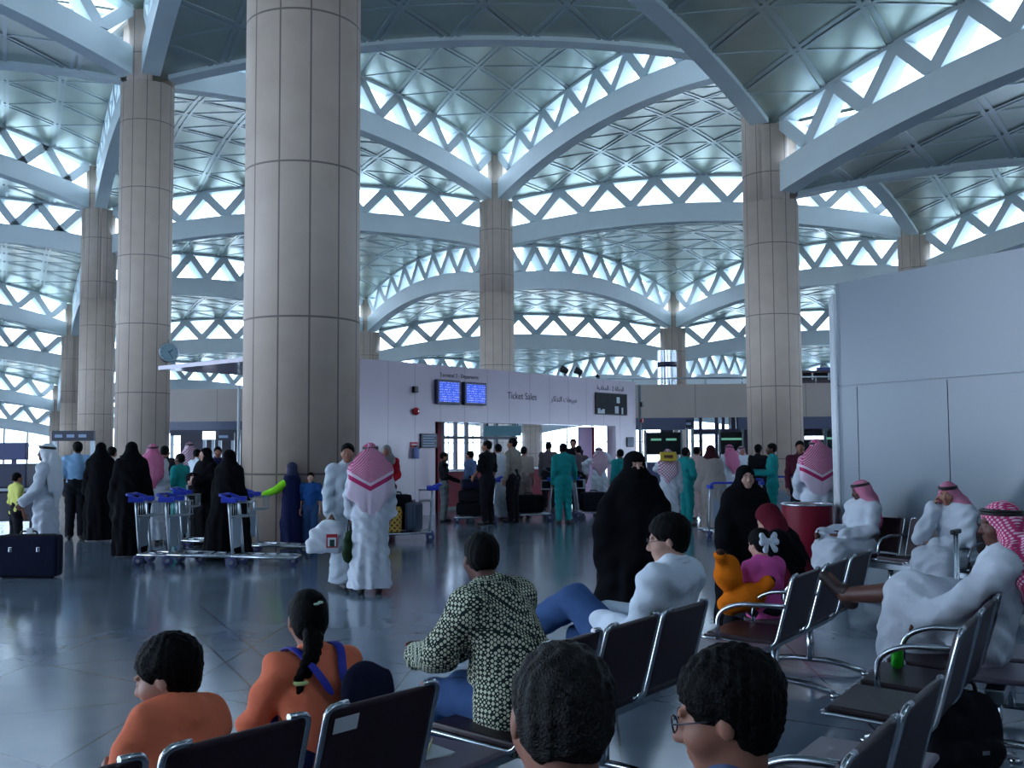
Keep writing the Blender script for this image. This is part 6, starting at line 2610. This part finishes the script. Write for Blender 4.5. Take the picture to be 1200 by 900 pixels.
# ------------------------------------------------------------------ small things among the seats
# black backpack on the floor
p1 = gnd(1143, 912)
t = thing('backpack', 'black backpack standing on the floor at lower right', 'backpack', (p1.x, p1.y + .1, 0), .25)
F = Field((-.30, -.24, -.03), (.30, .24, .52), .008)
F.cone((-.10, 0, .10), (.10, 0, .10), .11, .11, .06, (V(0, 1, 0), .85))
F.cone((-.08, 0, .24), (.08, 0, .24), .12, .12, .06, (V(0, 1, 0), .8))
F.cone((-.03, .01, .33), (.05, .01, .33), .08, .08, .06, (V(0, 1, 0), .8))
F.cone((-.08, -.10, .12), (.08, -.10, .12), .065, .065, .03)
F.cut((0, 0, 0), (0, 0, -1))
crease(F, .006, 14)
F.obj('bag', M_BLACKC, t)
bm = bmesh.new(); tube(bm, arc_pts([(-.03, 0, .39), (-.02, 0, .45), (.06, 0, .45), (.07, 0, .39)], .03), .011, 8); new_obj('handle', bm, M_BLACK, t)
for s in (-1, 1):
    bm = bmesh.new()
    tube(bm, arc_pts([(s * .06, .08, .38), (s * .16, .16, .36), (s * .20, .15, .14), (s * .14, .07, .06)], .08), .014, 8)
    new_obj('strap', bm, M_BLACK, t)
bm = bmesh.new(); box(bm, (-.03, -.168, .13), (.01, -.160, .15), bev=.003); new_obj('buckle', bm, M_STEEL, t)
# navy rucksack cut by the left edge
q = sl(oa, PH_A, -1.12, .02)
t = thing('rucksack', 'rounded navy rucksack on the seat at the left edge', 'backpack', (q.x, q.y, .462), 1.0)
F = Field((-.30, -.25, -.03), (.30, .25, .50), .010)
F.cone((0, 0, .12), (0, 0, .30), .15, .13, .05, (V(0, 1, 0), .7))
F.cone((-.07, 0, .09), (.07, 0, .09), .10, .10, .05)
F.cut((0, 0, 0), (0, 0, -1))
F.obj('bag', M_NAVYC, t)
bm = bmesh.new(); tube(bm, arc_pts([(-.04, 0, .42), (-.03, 0, .47), (.03, 0, .47), (.04, 0, .42)], .02), .009, 8); new_obj('handle', bm, M_BLACK, t)
# drink can on the empty seat
q = sl(oe, PH_E, .74, .14)
t = thing('drink_can', 'small green drink can left on the empty seat at right', 'drink can', (q.x, q.y, .466))
bm = bmesh.new(); lathe(bm, [(.026, 0), (.032, .008), (.032, .10), (.026, .112)], 20); new_obj('body', bm, mat('green can', (40, 190, 40), rough=.25, metal=.4), t)
bm = bmesh.new(); lathe(bm, [(.026, .112), (.026, .115)], 20); new_obj('lid', bm, M_CHROME, t)
# papers on the table top
q = sl(ob, PH_B, -1.06, .10)
t = thing('paper_sheet', 'white papers lying on the table top beside the dotted-shirt man', 'paper', (q.x, q.y, .431), math.radians(PH_B - 20))
bm = bmesh.new()
for k in range(3):
    box(bm, (-.10 + .006 * k, -.14, .0016 * k), (.10 + .006 * k, .14, .0016 * k + .0012), Matrix.Rotation(.06 * k, 4, 'Z'))
new_obj('sheets', bm, M_WHITE, t)
bm = bmesh.new(); tube(bm, [(.02, -.16, .009), (.10, .12, .009)], .004, 8); t2 = thing('pen', 'thin pale pen lying across the papers on the table top', 'pen', (q.x, q.y, .431), math.radians(PH_B - 40)); new_obj('barrel', bm, mat('pale yellow pen', (200, 190, 120), rough=.4), t2)
bm = bmesh.new(); tube(bm, [(.10, .12, .009), (.104, .134, .009)], [.004, .001], 8); new_obj('tip', bm, M_BLACK, t2)
